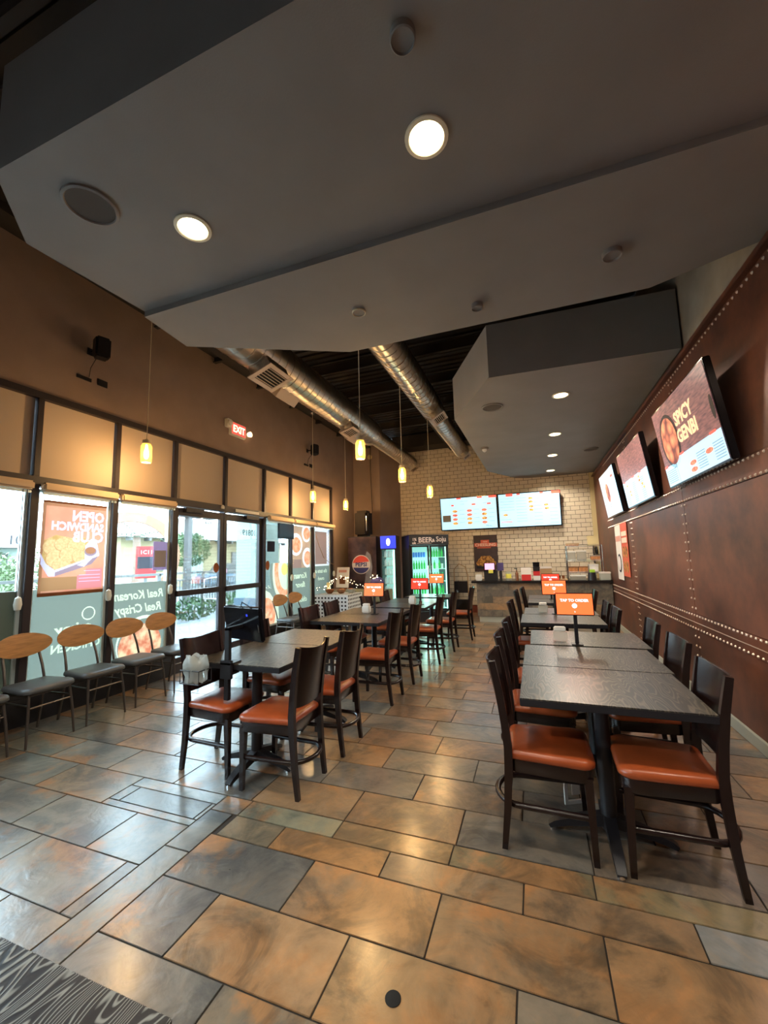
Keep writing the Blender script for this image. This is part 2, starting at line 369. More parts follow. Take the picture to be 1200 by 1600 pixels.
def text_mb(s, x, z, size, y, mirror=False, align='CENTER', th=.001, bold=0, shear=0, sx=1):
    cu = bpy.data.curves.new('t', 'FONT'); cu.body = s; cu.size = size; cu.extrude = th; cu.align_x = align
    cu.offset = bold; cu.shear = shear; cu.resolution_u = 2
    o = bpy.data.objects.new('t', cu); C.objects.link(o); dg = bpy.context.evaluated_depsgraph_get()
    me = bpy.data.meshes.new_from_object(o.evaluated_get(dg)); mb = MB(); k = (-1 if mirror else 1)*sx
    mb.add([v.co for v in me.vertices], [list(p.vertices) for p in me.polygons], lambda p: Vector((x+p.x*k, y-th+p.z, z+p.y)))
    C.objects.unlink(o); bpy.data.objects.remove(o); bpy.data.curves.remove(cu); bpy.data.meshes.remove(me); return mb
def join(*ms):
    r = MB()
    for m_ in ms: r.add(m_.v, m_.f)
    return r

from mathutils.geometry import tessellate_polygon
class Raster:                     # one flat printed sheet whose areas carry different inks
    def __init__(s, x0, z0, x1, z1, base, cell=.006):
        s.x0, s.z0 = x0, z0; s.nx = round((x1-x0)/cell); s.nz = round((z1-z0)/cell); s.cx = (x1-x0)/s.nx; s.cz = (z1-z0)/s.nz
        s.m = [base]; s.g = [bytearray(s.nx) for _ in range(s.nz)]
    def paint(s, mb, m):
        if m not in s.m: s.m.append(m)
        k = s.m.index(m)
        ymin = min(v[1] for v in mb.v)
        for f in mb.f:
            P = [mb.v[i] for i in f]
            if max(p[1] for p in P)-ymin > 2e-4: continue
            tr = [(0, 1, 2)] if len(P) == 3 else tessellate_polygon([[Vector((p[0], p[2], 0)) for p in P]])
            for t in tr:
                (ax, _, az), (bx, _, bz), (cx, _, cz) = [P[i] for i in t]
                D = (bx-ax)*(cz-az)-(cx-ax)*(bz-az)
                if abs(D) < 1e-12: continue
                i0 = max(0, int((min(ax, bx, cx)-s.x0)/s.cx)); i1 = min(s.nx-1, int((max(ax, bx, cx)-s.x0)/s.cx))
                j0 = max(0, int((min(az, bz, cz)-s.z0)/s.cz)); j1 = min(s.nz-1, int((max(az, bz, cz)-s.z0)/s.cz))
                for j in range(j0, j1+1):
                    z = s.z0+(j+.5)*s.cz
                    for i in range(i0, i1+1):
                        x = s.x0+(i+.5)*s.cx
                        u = ((bx-x)*(cz-z)-(cx-x)*(bz-z))/D; v = ((cx-x)*(az-z)-(ax-x)*(cz-z))/D
                        if u >= -.001 and v >= -.001 and u+v <= 1.001: s.g[j][i] = k
        return s
    def build(s, name, parent, T=ident, label=None):
        vs, fs, mi = [], [], []
        for j in range(s.nz):
            i = 0
            while i < s.nx:
                k = s.g[j][i]; e = i
                while e < s.nx and s.g[j][e] == k: e += 1
                a, b = s.x0+i*s.cx, s.x0+e*s.cx; c, d = s.z0+j*s.cz, s.z0+(j+1)*s.cz; n0 = len(vs)
                vs += [tuple(T(Vector(q))) for q in ((a, 0, c), (b, 0, c), (b, 0, d), (a, 0, d))]; fs.append((n0, n0+1, n0+2, n0+3)); mi.append(k); i = e
        me = bpy.data.meshes.new(name); me.from_pydata(vs, [], fs)
        for m_ in s.m: me.materials.append(MAT[m_])
        me.polygons.foreach_set('material_index', mi); me.update()
        o = link(name, me, parent)
        if label: o['label'] = label
        return o

XL, XR, YB, ZC = -4.72, 1.5, 11.2, 4.85
# ------------------------------------------------------------ floor: backing slab of grout + tiles
floor = struct('floor', MB().box(XL-.1, -3.6, -.12, XR+.1, YB+.1, -.006), 'grout', label='slate look tile floor with dark grout joints')
PAL = [(.36, .235, .135), (.30, .20, .125), (.40, .245, .13), (.26, .20, .15), (.33, .25, .17), (.20, .185, .165), (.28, .165, .095), (.24, .215, .18)]
tile_cache = {}
ntile = 0; rest = MB()
def tile(x0, y0, x1, y1, col=None):
    global ntile
    g = .0035; w, d = round(x1-x0-2*g, 3), round(y1-y0-2*g, 3)
    cx, cy = (x0+x1)/2, (y0+y1)/2
    if ntile >= 299 or cy > 9.9:
        rest.box(x0+g, y0+g, -.006, x1-g, y1-g, 0); return
    if (w, d) not in tile_cache:
        tile_cache[(w, d)] = mesh(MB().box(-w/2, -d/2, -.006, w/2, d/2, 0, .0016), 'slate_tile', name='tile')
    o = link('tile', tile_cache[(w, d)], floor, (cx, cy, random.uniform(-.0006, .0006)))
    c = col or random.choice(PAL); k = random.uniform(.80, 1.02); o.color = (c[0]*k, c[1]*k, c[2]*k, 1); ntile += 1
def band(y0, y1, xs, cols={}):
    for i in range(len(xs)-1): tile(xs[i], y0, xs[i+1], y1, cols.get(i))
GR, OR, TN, OL = (.17, .175, .18), (.44, .235, .10), (.38, .26, .16), (.22, .19, .12)
xe = XR
band(1.64, 1.955, [-1.79, -1.13, -.485, .16, .82, xe], {0: (.17, .17, .165), 1: (.36, .24, .15), 2: (.33, .22, .13), 3: (.40, .245, .13), 4: GR})
band(1.325, 1.64, [-1.79, -1.44, -.79, -.15, .51, 1.16, xe], {0: (.20, .20, .20), 1: (.40, .26, .15), 2: (.38, .25, .14), 3: (.24, .21, .17)})
band(1.01, 1.325, [-1.79, -1.14, -.49, .16, .82, xe], {0: (.22, .22, .21), 1: (.22, .19, .15)})
band(.69, 1.01, [-1.79, -.79, -.15, .51, 1.16, xe]); band(.37, .69, [-1.79, -1.14, -.49, .16, .82, xe])
band(1.955, 2.13, [-1.76, -1.42, -.79, -.14, .51, 1.16, xe], {0: (.27, .22, .15), 1: OR, 2: TN, 3: (.34, .22, .13), 4: (.27, .28, .29)})
band(2.13, 2.28, [-1.76, -1.13, -.49, .16, .82, xe], {0: (.24, .24, .18), 1: (.32, .2, .1), 2: OL, 3: (.30, .24, .14), 4: OR})
for x0, x1, y0, y1 in ((-1.96, -1.79, 1.80, 2.13), (-1.96, -1.79, .9, 1.80)): tile(x0, y0, x1, y1, (.25, .25, .23))
LG = [(.26, .25, .22), (.24, .24, .22), (.30, .24, .17), (.25, .24, .20)]
def lb(y0, y1, xs):
    for i in range(len(xs)-1): tile(xs[i], y0, xs[i+1], y1, random.choice(LG))
lb(1.01, 1.33, [-3.02, -2.37, -1.96]); lb(1.33, 1.65, [-4.0, -3.34, -2.70, -2.04, -1.96]); lb(1.65, 1.965, [-4.3, -3.65, -3.0, -2.36, -1.96])
tile(-2.69, 1.965, -1.96, 2.02, (.25, .26, .24)); tile(-2.69, 2.18, -1.96, 2.28, (.25, .26, .24))
tile(-2.60, 2.02, -1.99, 2.18, (.17, .17, .15)); tile(-2.69, 2.02, -2.60, 2.18, (.25, .25, .23)); tile(-1.99, 2.02, -1.96, 2.18, (.25, .25, .23))
lb(1.965, 2.28, [XL, -4.0, -3.35, -2.69]); tile(-1.96, 2.13, -1.76, 2.28, (.26, .25, .22))
k = 0; y = 2.28
while y < YB:
    off = -1.13 if k % 2 == 0 else -.81
    if k % 5 == 4: off += .2
    xs = [XL]+[off+.65*i for i in range(-8, 8) if XL+.12 < off+.65*i < XR-.1]+[XR]
    for i in range(len(xs)-1):
        near_win = xs[i] < -2.6
        tile(xs[i], y, xs[i+1], min(y+.3125, YB), random.choice(PAL if not near_win else PAL[2:6]+LG))
    y += .3125; k += 1
random.shuffle(PAL)
band(-.3, .37, [-1.79, -.9, .1, XR]); 
rb = obj('distant_tiles', rest, 'red_base', floor); rb.data.materials[0] = MAT['slate_tile']; rb.color = (.31, .21, .13, 1); stuff(rb)
obj('floor_drain', MB().lathe([(.0, 0), (.028, 0), (.028, .002), (.024, .003), (0, .003)], 20, -.55, 1.47), 'dark_void', floor, 30)

# ------------------------------------------------------------ left wall with storefront
MY = [-2.6, -.9, .85, 1.72, 2.59, 3.44, 4.30, 5.31, 6.34, 7.23, 8.13, 9.04]     # mullion centres
ZS, ZT0, ZT1, ZH = .29, 2.30, 2.42, 3.26
mb = MB()
mb.box(XL-.18, -3.6, 3.31, XL, 10.45, ZC)
mb.box(XL-.18, 9.07, 0, XL, 10.45, 3.31).box(XL-.18, -3.6, 0, XL, -2.6, 3.31)
struct('wall_left', mb, 'wall_tan', label='tan textured wall above the storefront windows')
struct('trim_1', MB().box(XL-.02, -3.6, ZC-.02, XL+.10, 10.4, ZC+.25), 'deck_black', label='black band along the top of the left wall')
mb = MB()
for a, b in ((-2.6, 4.30), (6.34, 9.04)): mb.box(XL-.12, a, 0, XL+.04, b, .25).box(XL-.12, a, .25, XL+.02, b, ZS, .004)
struct('baseboard_left', mb, 'knee_black', label='black knee wall below the left windows')
struct('trim_2', MB().box(XL-.1, -2.6, 3.24, XL+.03, 9.07, 3.31, .004), 'storefront', label='dark head rail over the transom windows')
struct('trim_3', MB().box(XL-.1, -2.6, ZT0+.02, XL+.03, 9.07, ZT1, .004), 'storefront', label='dark rail between doors, windows and transoms')
for i, y in enumerate(MY):
    z0 = ZS if not (4.4 < y < 6.2) else ZT0
    w = .035
    struct('trim_%d' % (i+4), MB().box(XL-.09, y-w, 0 if y in (4.30, 6.34) else z0, XL+.025, y+w, ZT0+.03, .003).box(XL-.09, y-.028, ZT1, XL+.025, y+.028, 3.25, .003), 'storefront', label='dark vertical mullion of the storefront')
nwin = 0
def pane_local(y0, y1): return y0+.035, y1-.035
BL = {0: 'leftmost', 1: 'second from left', 2: 'third', 3: 'fourth'}
for i in range(len(MY)-1):
    y0, y1 = pane_local(MY[i], MY[i+1]); nwin += 1
    door = 4.2 < MY[i] < 5.4
    fr = MB().box(XL-.05, y0, ZT1, XL-.03, y1, 3.25)
    w = struct('window_%d' % nwin, MB().box(XL-.07, y0, ZT1, XL-.045, y0+.02, 3.25).box(XL-.07, y1-.02, ZT1, XL-.045, y1, 3.25).box(XL-.07, y0, ZT1, XL-.045, y1, ZT1+.02).box(XL-.07, y0, 3.23, XL-.045, y1, 3.25), 'storefront', label='transom window covered by a drawn tan shade')
    obj('pane', MB().box(XL-.064, y0+.01, ZT1+.01, XL-.058, y1-.01, 3.24), 'window_glass', w)
    obj('transom_shade', MB().box(XL-.036, y0-.004, ZT1+.004, XL-.028, y1+.004, 3.245), 'shade_cloth', w)
    if door: continue
    nwin += 1
    w = struct('window_%d' % nwin, MB().box(XL-.07, y0, ZS, XL-.02, y0+.03, ZT0).box(XL-.07, y1-.03, ZS, XL-.02, y1, ZT0).box(XL-.07, y0, ZS, XL-.02, y1, ZS+.03).box(XL-.07, y0, ZT0-.03, XL-.02, y1, ZT0), 'alu', label='tall storefront window over the black knee wall')
    obj('pane', MB().box(XL-.055, y0+.025, ZS+.02, XL-.047, y1-.025, ZT0-.02), 'window_glass', w)
    T = lambda p: Vector((XL-.042+p.y, p.x, p.z)); hi = 1.27 if MY[i] < 6 else (1.46 if MY[i] < 7 else 2.24)
    fa_, fb_ = y0+.03, y1-.03
    if 6.2 < MY[i] < 7:
        ra = Raster(fa_, ZS+.03, fb_, 1.46, 'film_clear')
        ra.paint(MB().rect(fa_, ZS+.03, fb_, .98, 0), 'film_sage').paint(MB().disc(y0+.66, 1.30, .44, .66, 0, n=40), 'film_sage')
        ra.paint(MB().disc(y0+.68, 1.28, .38, .58, 0, n=40), 'film_pale').paint(MB().disc(y0+.69, 1.30, .33, .50, 0, n=40), 'film_salmon').paint(MB().disc(y0+.74, 1.34, .25, .42, 0, n=40), 'film_letter').paint(MB().disc(y0+.70, 1.33, .11, .12, 0), 'film_yellow')
        ra.paint(MB().poly([(fa_, .30), (y0+.52, .30), (y0+.50, .62), (y0+.22, .90), (fa_, .98)], 0), 'film_pale').paint(MB().disc(y0+.10, .48, .30, .34, 0), 'film_salmon').paint(MB().disc(y0+.16, .40, .14, .16, 0), 'film_chicken')
        ra.build('printed_film', w, T, label='film printed with a bowl and an egg')
    elif MY[i] > 7:
        ra = Raster(fa_, ZS+.03, fb_, 2.24, 'film_sage')
        WLAST = w
        if MY[i] < 8:
            ra.paint(MB().rect(fa_, 1.34, fb_, 2.24, 0), 'film_wood').paint(MB().rect(fa_, 1.34, y0+.45, 1.52, 0), 'film_brown')
            for (u, v, a_, b_) in ((y0+.24, 1.84, .25, .24), (y0+.66, 2.10, .19, .20), (y0+.70, 1.56, .21, .22)):
                ra.paint(MB().disc(u, v, a_, b_, 0, n=40), 'film_white').paint(MB().disc(u+.01, v-.01, a_*.72, b_*.70, 0, n=36), 'film_salmon')
            for k_ in range(24): ra.paint(MB().disc(y0+random.uniform(.02, .8), random.uniform(1.4, 2.2), .012, .012, 0, n=8), 'film_gold')
            ra.paint(text_mb('Korean', y0+.42, 1.12, .17, 0, True, bold=.005, shear=.25), 'film_letter').paint(text_mb('flavor', y0+.42, .93, .16, 0, True, bold=.005, shear=.25), 'film_letter').paint(text_mb('chicken', y0+.45, .62, .15, 0, True, bold=.004, shear=.25), 'film_letter')
        else:
            ra.paint(MB().rect(fa_, 1.36, fb_, 2.24, 0), 'film_white').paint(MB().rect(y0+.14, 1.40, y1-.14, 2.17, 0), 'film_brown')
            for k_ in range(22):
                for xx in (y0+.03, y1-.12): ra.paint(MB().rect(xx+(.045 if k_ % 2 else 0), 1.38+.038*k_, xx+.045+(.045 if k_ % 2 else 0), 1.418+.038*k_, 0), 'film_lav')
            ra.paint(text_mb('the taste of', y0+.42, 1.20, .125, 0, True, bold=.004, shear=.25), 'film_letter').paint(text_mb('crunch', y0+.42, 1.03, .11, 0, True, bold=.004, shear=.25), 'film_letter')
        ra.build('printed_film', w, T, label='film printed with plates of food and mirrored lettering')
    elif 2.5 < MY[i] < 4:
        ra = Raster(fa_, ZS+.03, fb_, 1.27, 'film_sage', .005)
        if MY[i] > 3:
            ra.paint(MB().disc(3.94, .52, .37, .33, 0, n=48), 'film_cream').paint(MB().disc(3.94, .50, .35, .31, 0, n=48), 'film_sage').paint(MB().disc(3.90, .48, .30, .27, 0, n=40), 'film_chicken')
            ra.paint(text_mb('Real Korean', 3.87, 1.07, .150, 0, True, bold=.004, shear=.25, sx=.92), 'film_letter').paint(text_mb('Real Crispy', 3.87, .90, .150, 0, True, bold=.004, shear=.25, sx=.92), 'film_letter')
        else:
            ra.paint(MB().disc(3.23, .97, .075, .075, 0), 'film_cream').paint(MB().disc(3.23, .97, .062, .062, 0), 'film_sage')
            ra.paint(text_mb('crispy', 3.10, .78, .16, 0, True, bold=.005, shear=.25), 'film_letter').paint(text_mb('CHICKEN', 3.12, .60, .12, 0, True, bold=.004), 'film_letter')
        ra.build('printed_film', w, T, label='frosted film with mirrored pale lettering')
    else: obj('frosted_film', MB().box(XL-.044, fa_, ZS+.03, XL-.041, fb_, 1.27), 'film_sage', w)
# hanging poster (mirrored: printed for the street)
po = thing('window_poster', 'orange poster with mirrored OPEN SANDWICH CLUB lettering hung in the window', 'poster', (XL+.045, 2.655, 1.20), rot=(0, 0, PI/2))
# local x -> world y ; local -y -> world +x (towards the room)
ra = Raster(0, .03, .66, .97, 'film_orange', .005)
ra.paint(MB().rect(0, .03, .03, .97, 0).rect(.0, .93, .66, .97, 0), 'film_rust').paint(MB().rect(.02, .055, .37, .19, 0), 'film_woodd').paint(MB().rect(.37, .055, .64, .20, 0).rect(.46, .20, .64, .27, 0), 'film_pink')
ra.paint(join(MB().rect(.39, .20, .62, .207, 0), MB().rect(.39, .165, .62, .172, 0), MB().rect(.39, .13, .62, .137, 0), MB().rect(.44, .245, .62, .25, 0)), 'film_lav')
ra.paint(MB().poly([(.02, .38), (.07, .27), (.16, .22), (.38, .30), (.47, .42), (.50, .57), (.40, .62), (.30, .60), (.14, .63), (.03, .57)], 0), 'film_gold')
for (x_, z_, a_, b_) in ((.10, .50, .075, .08), (.22, .53, .09, .07), (.35, .52, .09, .075), (.14, .38, .08, .09), (.27, .42, .085, .08), (.38, .40, .07, .07), (.21, .31, .09, .075)):
    ra.paint(MB().disc(x_, z_, a_+.006, b_+.006, 0), 'film_golddark').paint(MB().disc(x_, z_+.004, a_, b_, 0), 'film_goldlight')
ra.paint(MB().poly([(.005, .44), (.01, .33), (.09, .20), (.15, .20), (.15, .26), (.06, .33)], 0), 'film_lav').paint(MB().poly([(.15, .20), (.38, .27), (.52, .32), (.60, .42), (.58, .42), (.15, .26)], 0), 'film_mauve')
ra.paint(MB().poly([(.15, .24), (.60, .41), (.60, .43), (.15, .265)], 0), 'film_lav').paint(MB().poly([(.36, .31), (.44, .29), (.50, .36), (.56, .41)], 0), 'film_lav')
ra.paint(MB().poly([(.44, .36), (.60, .43), (.56, .58), (.50, .60), (.44, .52)], 0), 'film_lav').paint(MB().disc(.50, .46, .065, .05, 0), 'film_mauve').paint(MB().disc(.50, .47, .055, .038, 0), 'film_rust')
ra.paint(text_mb('OPEN', .635, .79, .155, 0, True, 'LEFT', bold=.007, sx=.86), 'film_lav').paint(text_mb('SANDWICH', .635, .685, .122, 0, True, 'LEFT', bold=.006, sx=.83), 'film_lav').paint(text_mb('CLUB', .635, .565, .155, 0, True, 'LEFT', bold=.007, sx=.86), 'film_lav')
ra.build('sheet', po); obj('hem', MB().box(0, -.006, 0, .66, .004, .035, .003), 'film_rust', po); obj('hem', MB().box(0, -.006, .965, .66, .004, .985, .003), 'film_rust', po)
# black and white notices stuck on the glass
def notice(y0, z0, y1, z1, m, label, parts=()):
    q = thing('window_notice', label, 'notice', (XL-.03, y0, z0), rot=(0, 0, PI/2))
    obj('sheet', MB().rect(0, 0, y1-y0, z1-z0, 0, .003), m, q)
    for (a, b, c, d, mm) in parts: obj('print_block', MB().rect(a, b, c, d, -.0035, .001), mm, q)
    return q
notice(4.02, 1.42, 4.24, 1.80, 'film_lav', 'grey framed notice on the window left of the doors', ((.02, .04, .20, .26, 'film_white'),))
notice(6.48, 1.68, 6.72, 1.88, 'film_grey', 'small black EXIT notice on the glass right of the doors', ())
q = thing('round_sticker', 'small red round sticker on the left door glass', 'sticker', (XL-.03, 5.17, 1.42), rot=(0, 0, PI/2)); obj('sheet', MB().disc(0, 0, .06, .075, 0), 'film_rust', q)
q = thing('round_sticker', 'small red round sticker on the window right of the doors', 'sticker', (XL-.03, 6.50, 1.42), rot=(0, 0, PI/2)); obj('sheet', MB().disc(0, 0, .06, .09, 0), 'film_rust', q)
# doors
for di, (y0, y1) in enumerate(((4.335, 5.305), (5.315, 6.305))):
    d = struct('door_%d' % (di+1), MB().box(XL-.07, y0, .01, XL-.02, y0+.075, ZT0, .004).box(XL-.07, y1-.075, .01, XL-.02, y1, ZT0, .004)
               .box(XL-.07, y0+.07, ZT0-.11, XL-.02, y1-.07, ZT0, .004).box(XL-.07, y0+.07, .01, XL-.02, y1-.07, .20, .004), 'storefront', label='glazed storefront door in a dark metal frame')
    obj('pane', MB().box(XL-.05, y0+.07, .19, XL-.044, y1-.07, ZT0-.1), 'window_glass', d)
    obj('push_bar', MB().box(XL-.075, y0+.05, 1.04, XL+.02, y1-.05, 1.12, .01), 'storefront', d)
    obj('closer', MB().box(XL-.03, (y0+.15 if di == 0 else y1-.50), ZT0-.06, XL+.04, (y0+.50 if di == 0 else y1-.15), ZT0+.01, .005), 'black_metal', d)
    if di == 0:
        obj('door_handle', MB().tube([(XL-.07, y1-.05, .92), (XL-.14, y1-.05, .92), (XL-.14, y1-.25, .94), (XL-.14, y1-.25, 1.24), (XL-.14, y1-.05, 1.26), (XL-.07, y1-.05, 1.26)], .012), 'chrome', d, 40)
        T = lambda p: Vector((XL-.02+p.y, p.x, p.z)); a = text_mb('105', 4.98, 2.10, .10, 0, True); 
        obj('door_number', MB().add(a.v, a.f, T), 'film_grey', d)
    else:
        T = lambda p: Vector((XL-.02+p.y, p.x, p.z)); a = text_mb('10819', 5.95, 1.96, .15, 0, True); obj('door_number', MB().add(a.v, a.f, T), 'film_grey', d)
struct('trim_40', MB().box(XL-.2, 4.3, -.02, XL+.06, 6.34, .012, .004), 'chrome', label='metal threshold under the doors')
q = thing('door_sensor', 'small round white sensor above the meeting of the doors', 'sensor', (XL+.03, 5.22, 2.36)); obj('body', MB().lathe([(0, 0), (.03, 0), (.035, .03), (.02, .06), (0, .065)], 14), 'white_plastic', q, 30)
q = thing('door_plate', 'long pale sign plate above the right door', 'sign', (XL+.032, 5.52, 2.34)); obj('plate', MB().box(0, 0, 0, .012, .62, .05, .003), 'white_plastic', q)
# roller blinds, raised
bl = [(-.85, .80), (.90, 1.68), (1.76, 2.54), (2.62, 3.42), (3.46, 4.27), (6.38, 7.22), (7.25, 8.12), (8.15, 9.06)]
names = ['behind the camera on the left', 'beside the first waiting chair, mostly out of view', 'over the far left window edge', 'over the window with the orange poster', 'over the window with mirrored Real Korean lettering', 'over the window just right of the doors', 'over the window printed with three plates', 'over the last window by the corner']
for (a, b), nm in zip(bl, names):
    q = thing('roller_blind', 'raised tan roller blind '+nm, 'blind', (XL+.07, a, 2.30), group='raised roller blinds')
    obj('cassette', MB().box(-.035, 0, -.035, .045, b-a, .055, .018), 'blind_case', q, 40)
    obj('hem_bar', MB().box(-.012, .01, -.065, .006, b-a-.01, -.04, .004), 'alu', q)
    obj('bead_chain', MB().tube([(.01, b-a-.05, -.04), (.01, b-a-.045, -1.08)], .004, 6).tube([(.01, b-a-.085, -.04), (.01, b-a-.075, -1.08)], .004, 6), 'chair_steel', q)
    obj('chain_weight', MB().lathe([(0, -1.21), (.025, -1.20), (.034, -1.15), (.025, -1.09), (0, -1.07)], 12, .01, b-a-.06), 'clear_bead', q, 40)

# ------------------------------------------------------------ back corner bump-out, brick wall, right wall, rear wall
struct('wall_corner', MB().prism([(XL-.2, 10.42), (-3.93, 10.45), (-3.54, 11.25), (XL-.2, 11.25)], 0, 4.9), 'wall_tan', label='tan bumped-out wall in the far left corner')
bw = struct('wall_back', MB().box(-3.7, YB+.008, 0, XR+.3, YB+.2, 5.0), 'brick_grout', label='back wall faced with cream glazed brick tiles')
BW, BH, g = .2155, .1085, .0045
bme = mesh(MB().box(-BW/2+g, -.008, -BH/2+g, BW/2-g, .010, BH/2-g, .0025), 'brick_glaze', name='brick')
restb = MB(); nb = 0; r_ = 0; z = .195
while z < 4.55:
    off = 0 if r_ % 2 == 0 else BW/2
    x = -3.6-(BW-off if off else 0)
    while x < XR+.02:
        cx, cz = x+BW/2, z+BH/2
        x_ = max(x, -3.60)
        w2 = min(x+BW, 1.40)-x
        if w2 < .014: break
        vis = (-1.7 < cx < 1.35 and 1.0 < cz < 2.24) or (-2.1 < cx < -1.3 and .15 < cz < 1.05)
        if vis and nb < 298 and w2 > BW-.001 and x > -3.4:
            link('brick', bme, bw, (cx, YB, cz)); nb += 1
        else: restb.box(x_+g, YB-.008, z+g, x+w2-g, YB+.010, z+BH-g)
        x += BW
    z += BH; r_ += 1
stuff(obj('brick_field', restb, 'brick_glaze', bw))
mb = MB()
for i in range(14): mb.box(-3.55+.155*i+.003, YB-.02, .0, -3.55+.155*(i+1)-.003, YB+.01, .19, .003)
struct('baseboard_back', mb, 'red_base', label='brick red tile skirting under the brick wall')
struct('trim_41', MB().box(1.40, YB-.06, 0, 1.56, YB+.01, 3.5, .003), 'cream_paint', label='cream painted corner post at the right end of the brick wall')
struct('trim_42', MB().box(-3.6, YB-.55, 4.56, XR, YB+.1, 4.9), 'deck_black', label='black bulkhead over the brick wall')
struct('wall_rear', MB().box(XL-.2, -3.8, 0, XR+.3, -3.6, 5.0), 'wall_tan', label='tan wall behind the camera')
wr = struct('wall_right', MB().box(XR+.02, -3.6, 0, XR+.2, YB+.1, 5.0), 'wall_grey', label='grey wall carrying riveted copper sheets')
# copper sheets between rivet seams
seams = [-3.6, -.6, 2.2, 5.02, 7.46, 9.60]
for k in range(5):
    for (z0, z1) in ((.10, .70), (.70, .86), (.86, 2.0), (2.0, 2.17), (2.17, 3.38)):
        obj('copper_panel', MB().box(XR-(.006 if z1-z0 > .3 else .012), seams[k]+.002, z0+.002, XR+.02, seams[k+1]-.002, z1-.002, .003), 'copper_sheet', wr)
obj('copper_panel', MB().box(XR-.004, 9.6, .10, XR+.02, 11.14, 3.38, .003), 'copper_sheet', wr)
rv = MB(); rcnt = 0
def rivet(y, z, r=.0125):
    vs = [(XR-.012, y+r*math.cos(a*PI/3), z+r*math.sin(a*PI/3)) for a in range(6)]+[(XR-.021, y+r*.5*math.cos(a*PI/3), z+r*.5*math.sin(a*PI/3)) for a in range(6)]
    rv.add(vs, [(6, 7, 8, 9, 10, 11)]+[(a, (a+1) % 6, 6+(a+1) % 6, 6+a) for a in range(6)])
y = .5
while y < 9.6:
    for z in (.715, .845, 2.015, 2.15, 3.34): rivet(y, z)
    y += .072
for s_ in (2.2, 5.02, 7.46):
    z = .16
    while z < 3.3:
        if not (.68 < z < .88) and not (1.97 < z < 2.2):
            rivet(s_-.045, z); rivet(s_+.045, z)
        z += .095
stuff(obj('rivets', rv, 'rivet_steel', wr))
obj('seam_strip', MB().box(XR-.016, -3.6, .772, XR-.006, 9.6, .778), 'rivet_steel', wr)
struct('baseboard_right', MB().box(XR-.02, -3.6, 0, XR+.02, YB, .10, .004), 'teal_grey', label='dull grey skirting along the copper wall')
struct('trim_43', MB().box(XR-.05, -3.6, 3.38, XR+.05, YB, 3.42, .003), 'copper_sheet', label='copper capping on top of the riveted sheets')

# ------------------------------------------------------------ ceiling: dark deck, two floating soffits
cl = struct('ceiling', MB().box(XL-.2, -3.7, 5.02, XR+.3, YB+.2, 5.15), 'deck_black', label='black corrugated roof deck')
fl = MB(); y = -.1
while y < 11:
    fl.box(XL, y, 4.985, XR, y+.08, 5.02); y += .16
stuff(obj('deck_flutes', fl, 'deck_black', cl))
for y in (1.2, 3.9, 5.0, 6.1, 7.2, 8.3, 9.4):
    b = obj('deck_joist', MB().box(XL, y-.03, 4.9, XR, y+.03, 4.92).box(XL, y-.006, 4.76, XR, y+.006, 4.9).box(XL, y-.03, 4.74, XR, y+.03, 4.76), 'deck_black', cl)
struct('trim_44', MB().box(-1.95, 3.3, 4.34, -1.81, 10.65, 4.42), 'deck_black', label='black lighting channel carrying the near row of jar pendants')
struct('trim_45', MB().box(-4.29, 1.0, 4.58, -4.13, 10.3, 4.66), 'deck_black', label='black lighting channel carrying the wall row of jar pendants')
near = struct('soffit_near', MB().prism([(-2.45, 1.07), (-2.84, 1.42), (-2.79, 2.2), (XR, 2.2), (XR, 1.07)], 3.5, 4.12), 'soffit_paint', label='dark grey floating soffit over the camera')
obj('soffit_lip', MB().prism([(-2.79, 2.2), (-2.84, 2.67), (-1.52, 3.34), (.93, 3.35), (XR, 3.08), (XR, 2.2)], 3.455, 4.12), 'soffit_paint', near)
near.name = 'ceiling_soffit'
far = struct('ceiling_soffit', MB().prism([(-.36, 4.55), (-.98, 5.80), (-.93, 9.8), (-.35, 11.02), (0, YB), (XR, YB), (XR, 4.62)], 3.5, 4.13), 'soffit_paint', label='dark grey floating soffit running back to the brick wall')
ncap = 0
def downlight(x, y, z=3.5, nm=''):
    q = thing('downlight', 'round recessed downlight '+nm, 'ceiling light', (x, y, z), group='recessed downlights')
    obj('trim_ring', MB().lathe([(.078, -.001), (.105, -.001), (.104, -.008), (.085, -.011), (.078, -.004)], 28), 'trim_ring', q, 40)
    obj('lens', MB().lathe([(0, -.006), (.079, -.006), (.079, -.001), (0, -.001)], 28), 'lens_glow', q)
    l = bpy.data.lights.new('downlight_lamp', 'SPOT'); l.energy = DOWN_W*(2.0 if 3 < y < 10 else (1.2 if y > 3 else 1)); l.color = (1, .89, .72); l.spot_size = math.radians(155); l.spot_blend = .5; l.shadow_soft_size = .07
    o = bpy.data.objects.new('lamp', l); C.objects.link(o); o.parent = q; o.location = (0, 0, -.03)
for x, y, nm in ((-.36, 1.71, 'in the near soffit above the camera'), (-1.80, 1.71, 'in the near soffit beside the round speaker'), (1.07, 1.74, 'in the near soffit at the right edge'),
                 (.44, 5.43, 'nearest of the four in the rear soffit'), (.45, 7.22, 'second of the four in the rear soffit'), (.47, 8.78, 'third of the four in the rear soffit'), (.49, 10.4, 'last of the four, beside the brick wall')):
    downlight(x, y, 3.5, nm)
for x, y in ((-.4, -.8), (-1.8, -.8), (-3.2, -.8)):  # unseen fill lamps without fixtures, added behind the camera to brighten the room
    l = bpy.data.lights.new('rear_fill_lamp', 'SPOT'); l.energy = DOWN_W; l.color = (1, .89, .72); l.spot_size = math.radians(150); l.spot_blend = .6; l.shadow_soft_size = .07
    o = bpy.data.objects.new('rear_fill_lamp', l); C.objects.link(o); o.location = (x, y, 3.5)
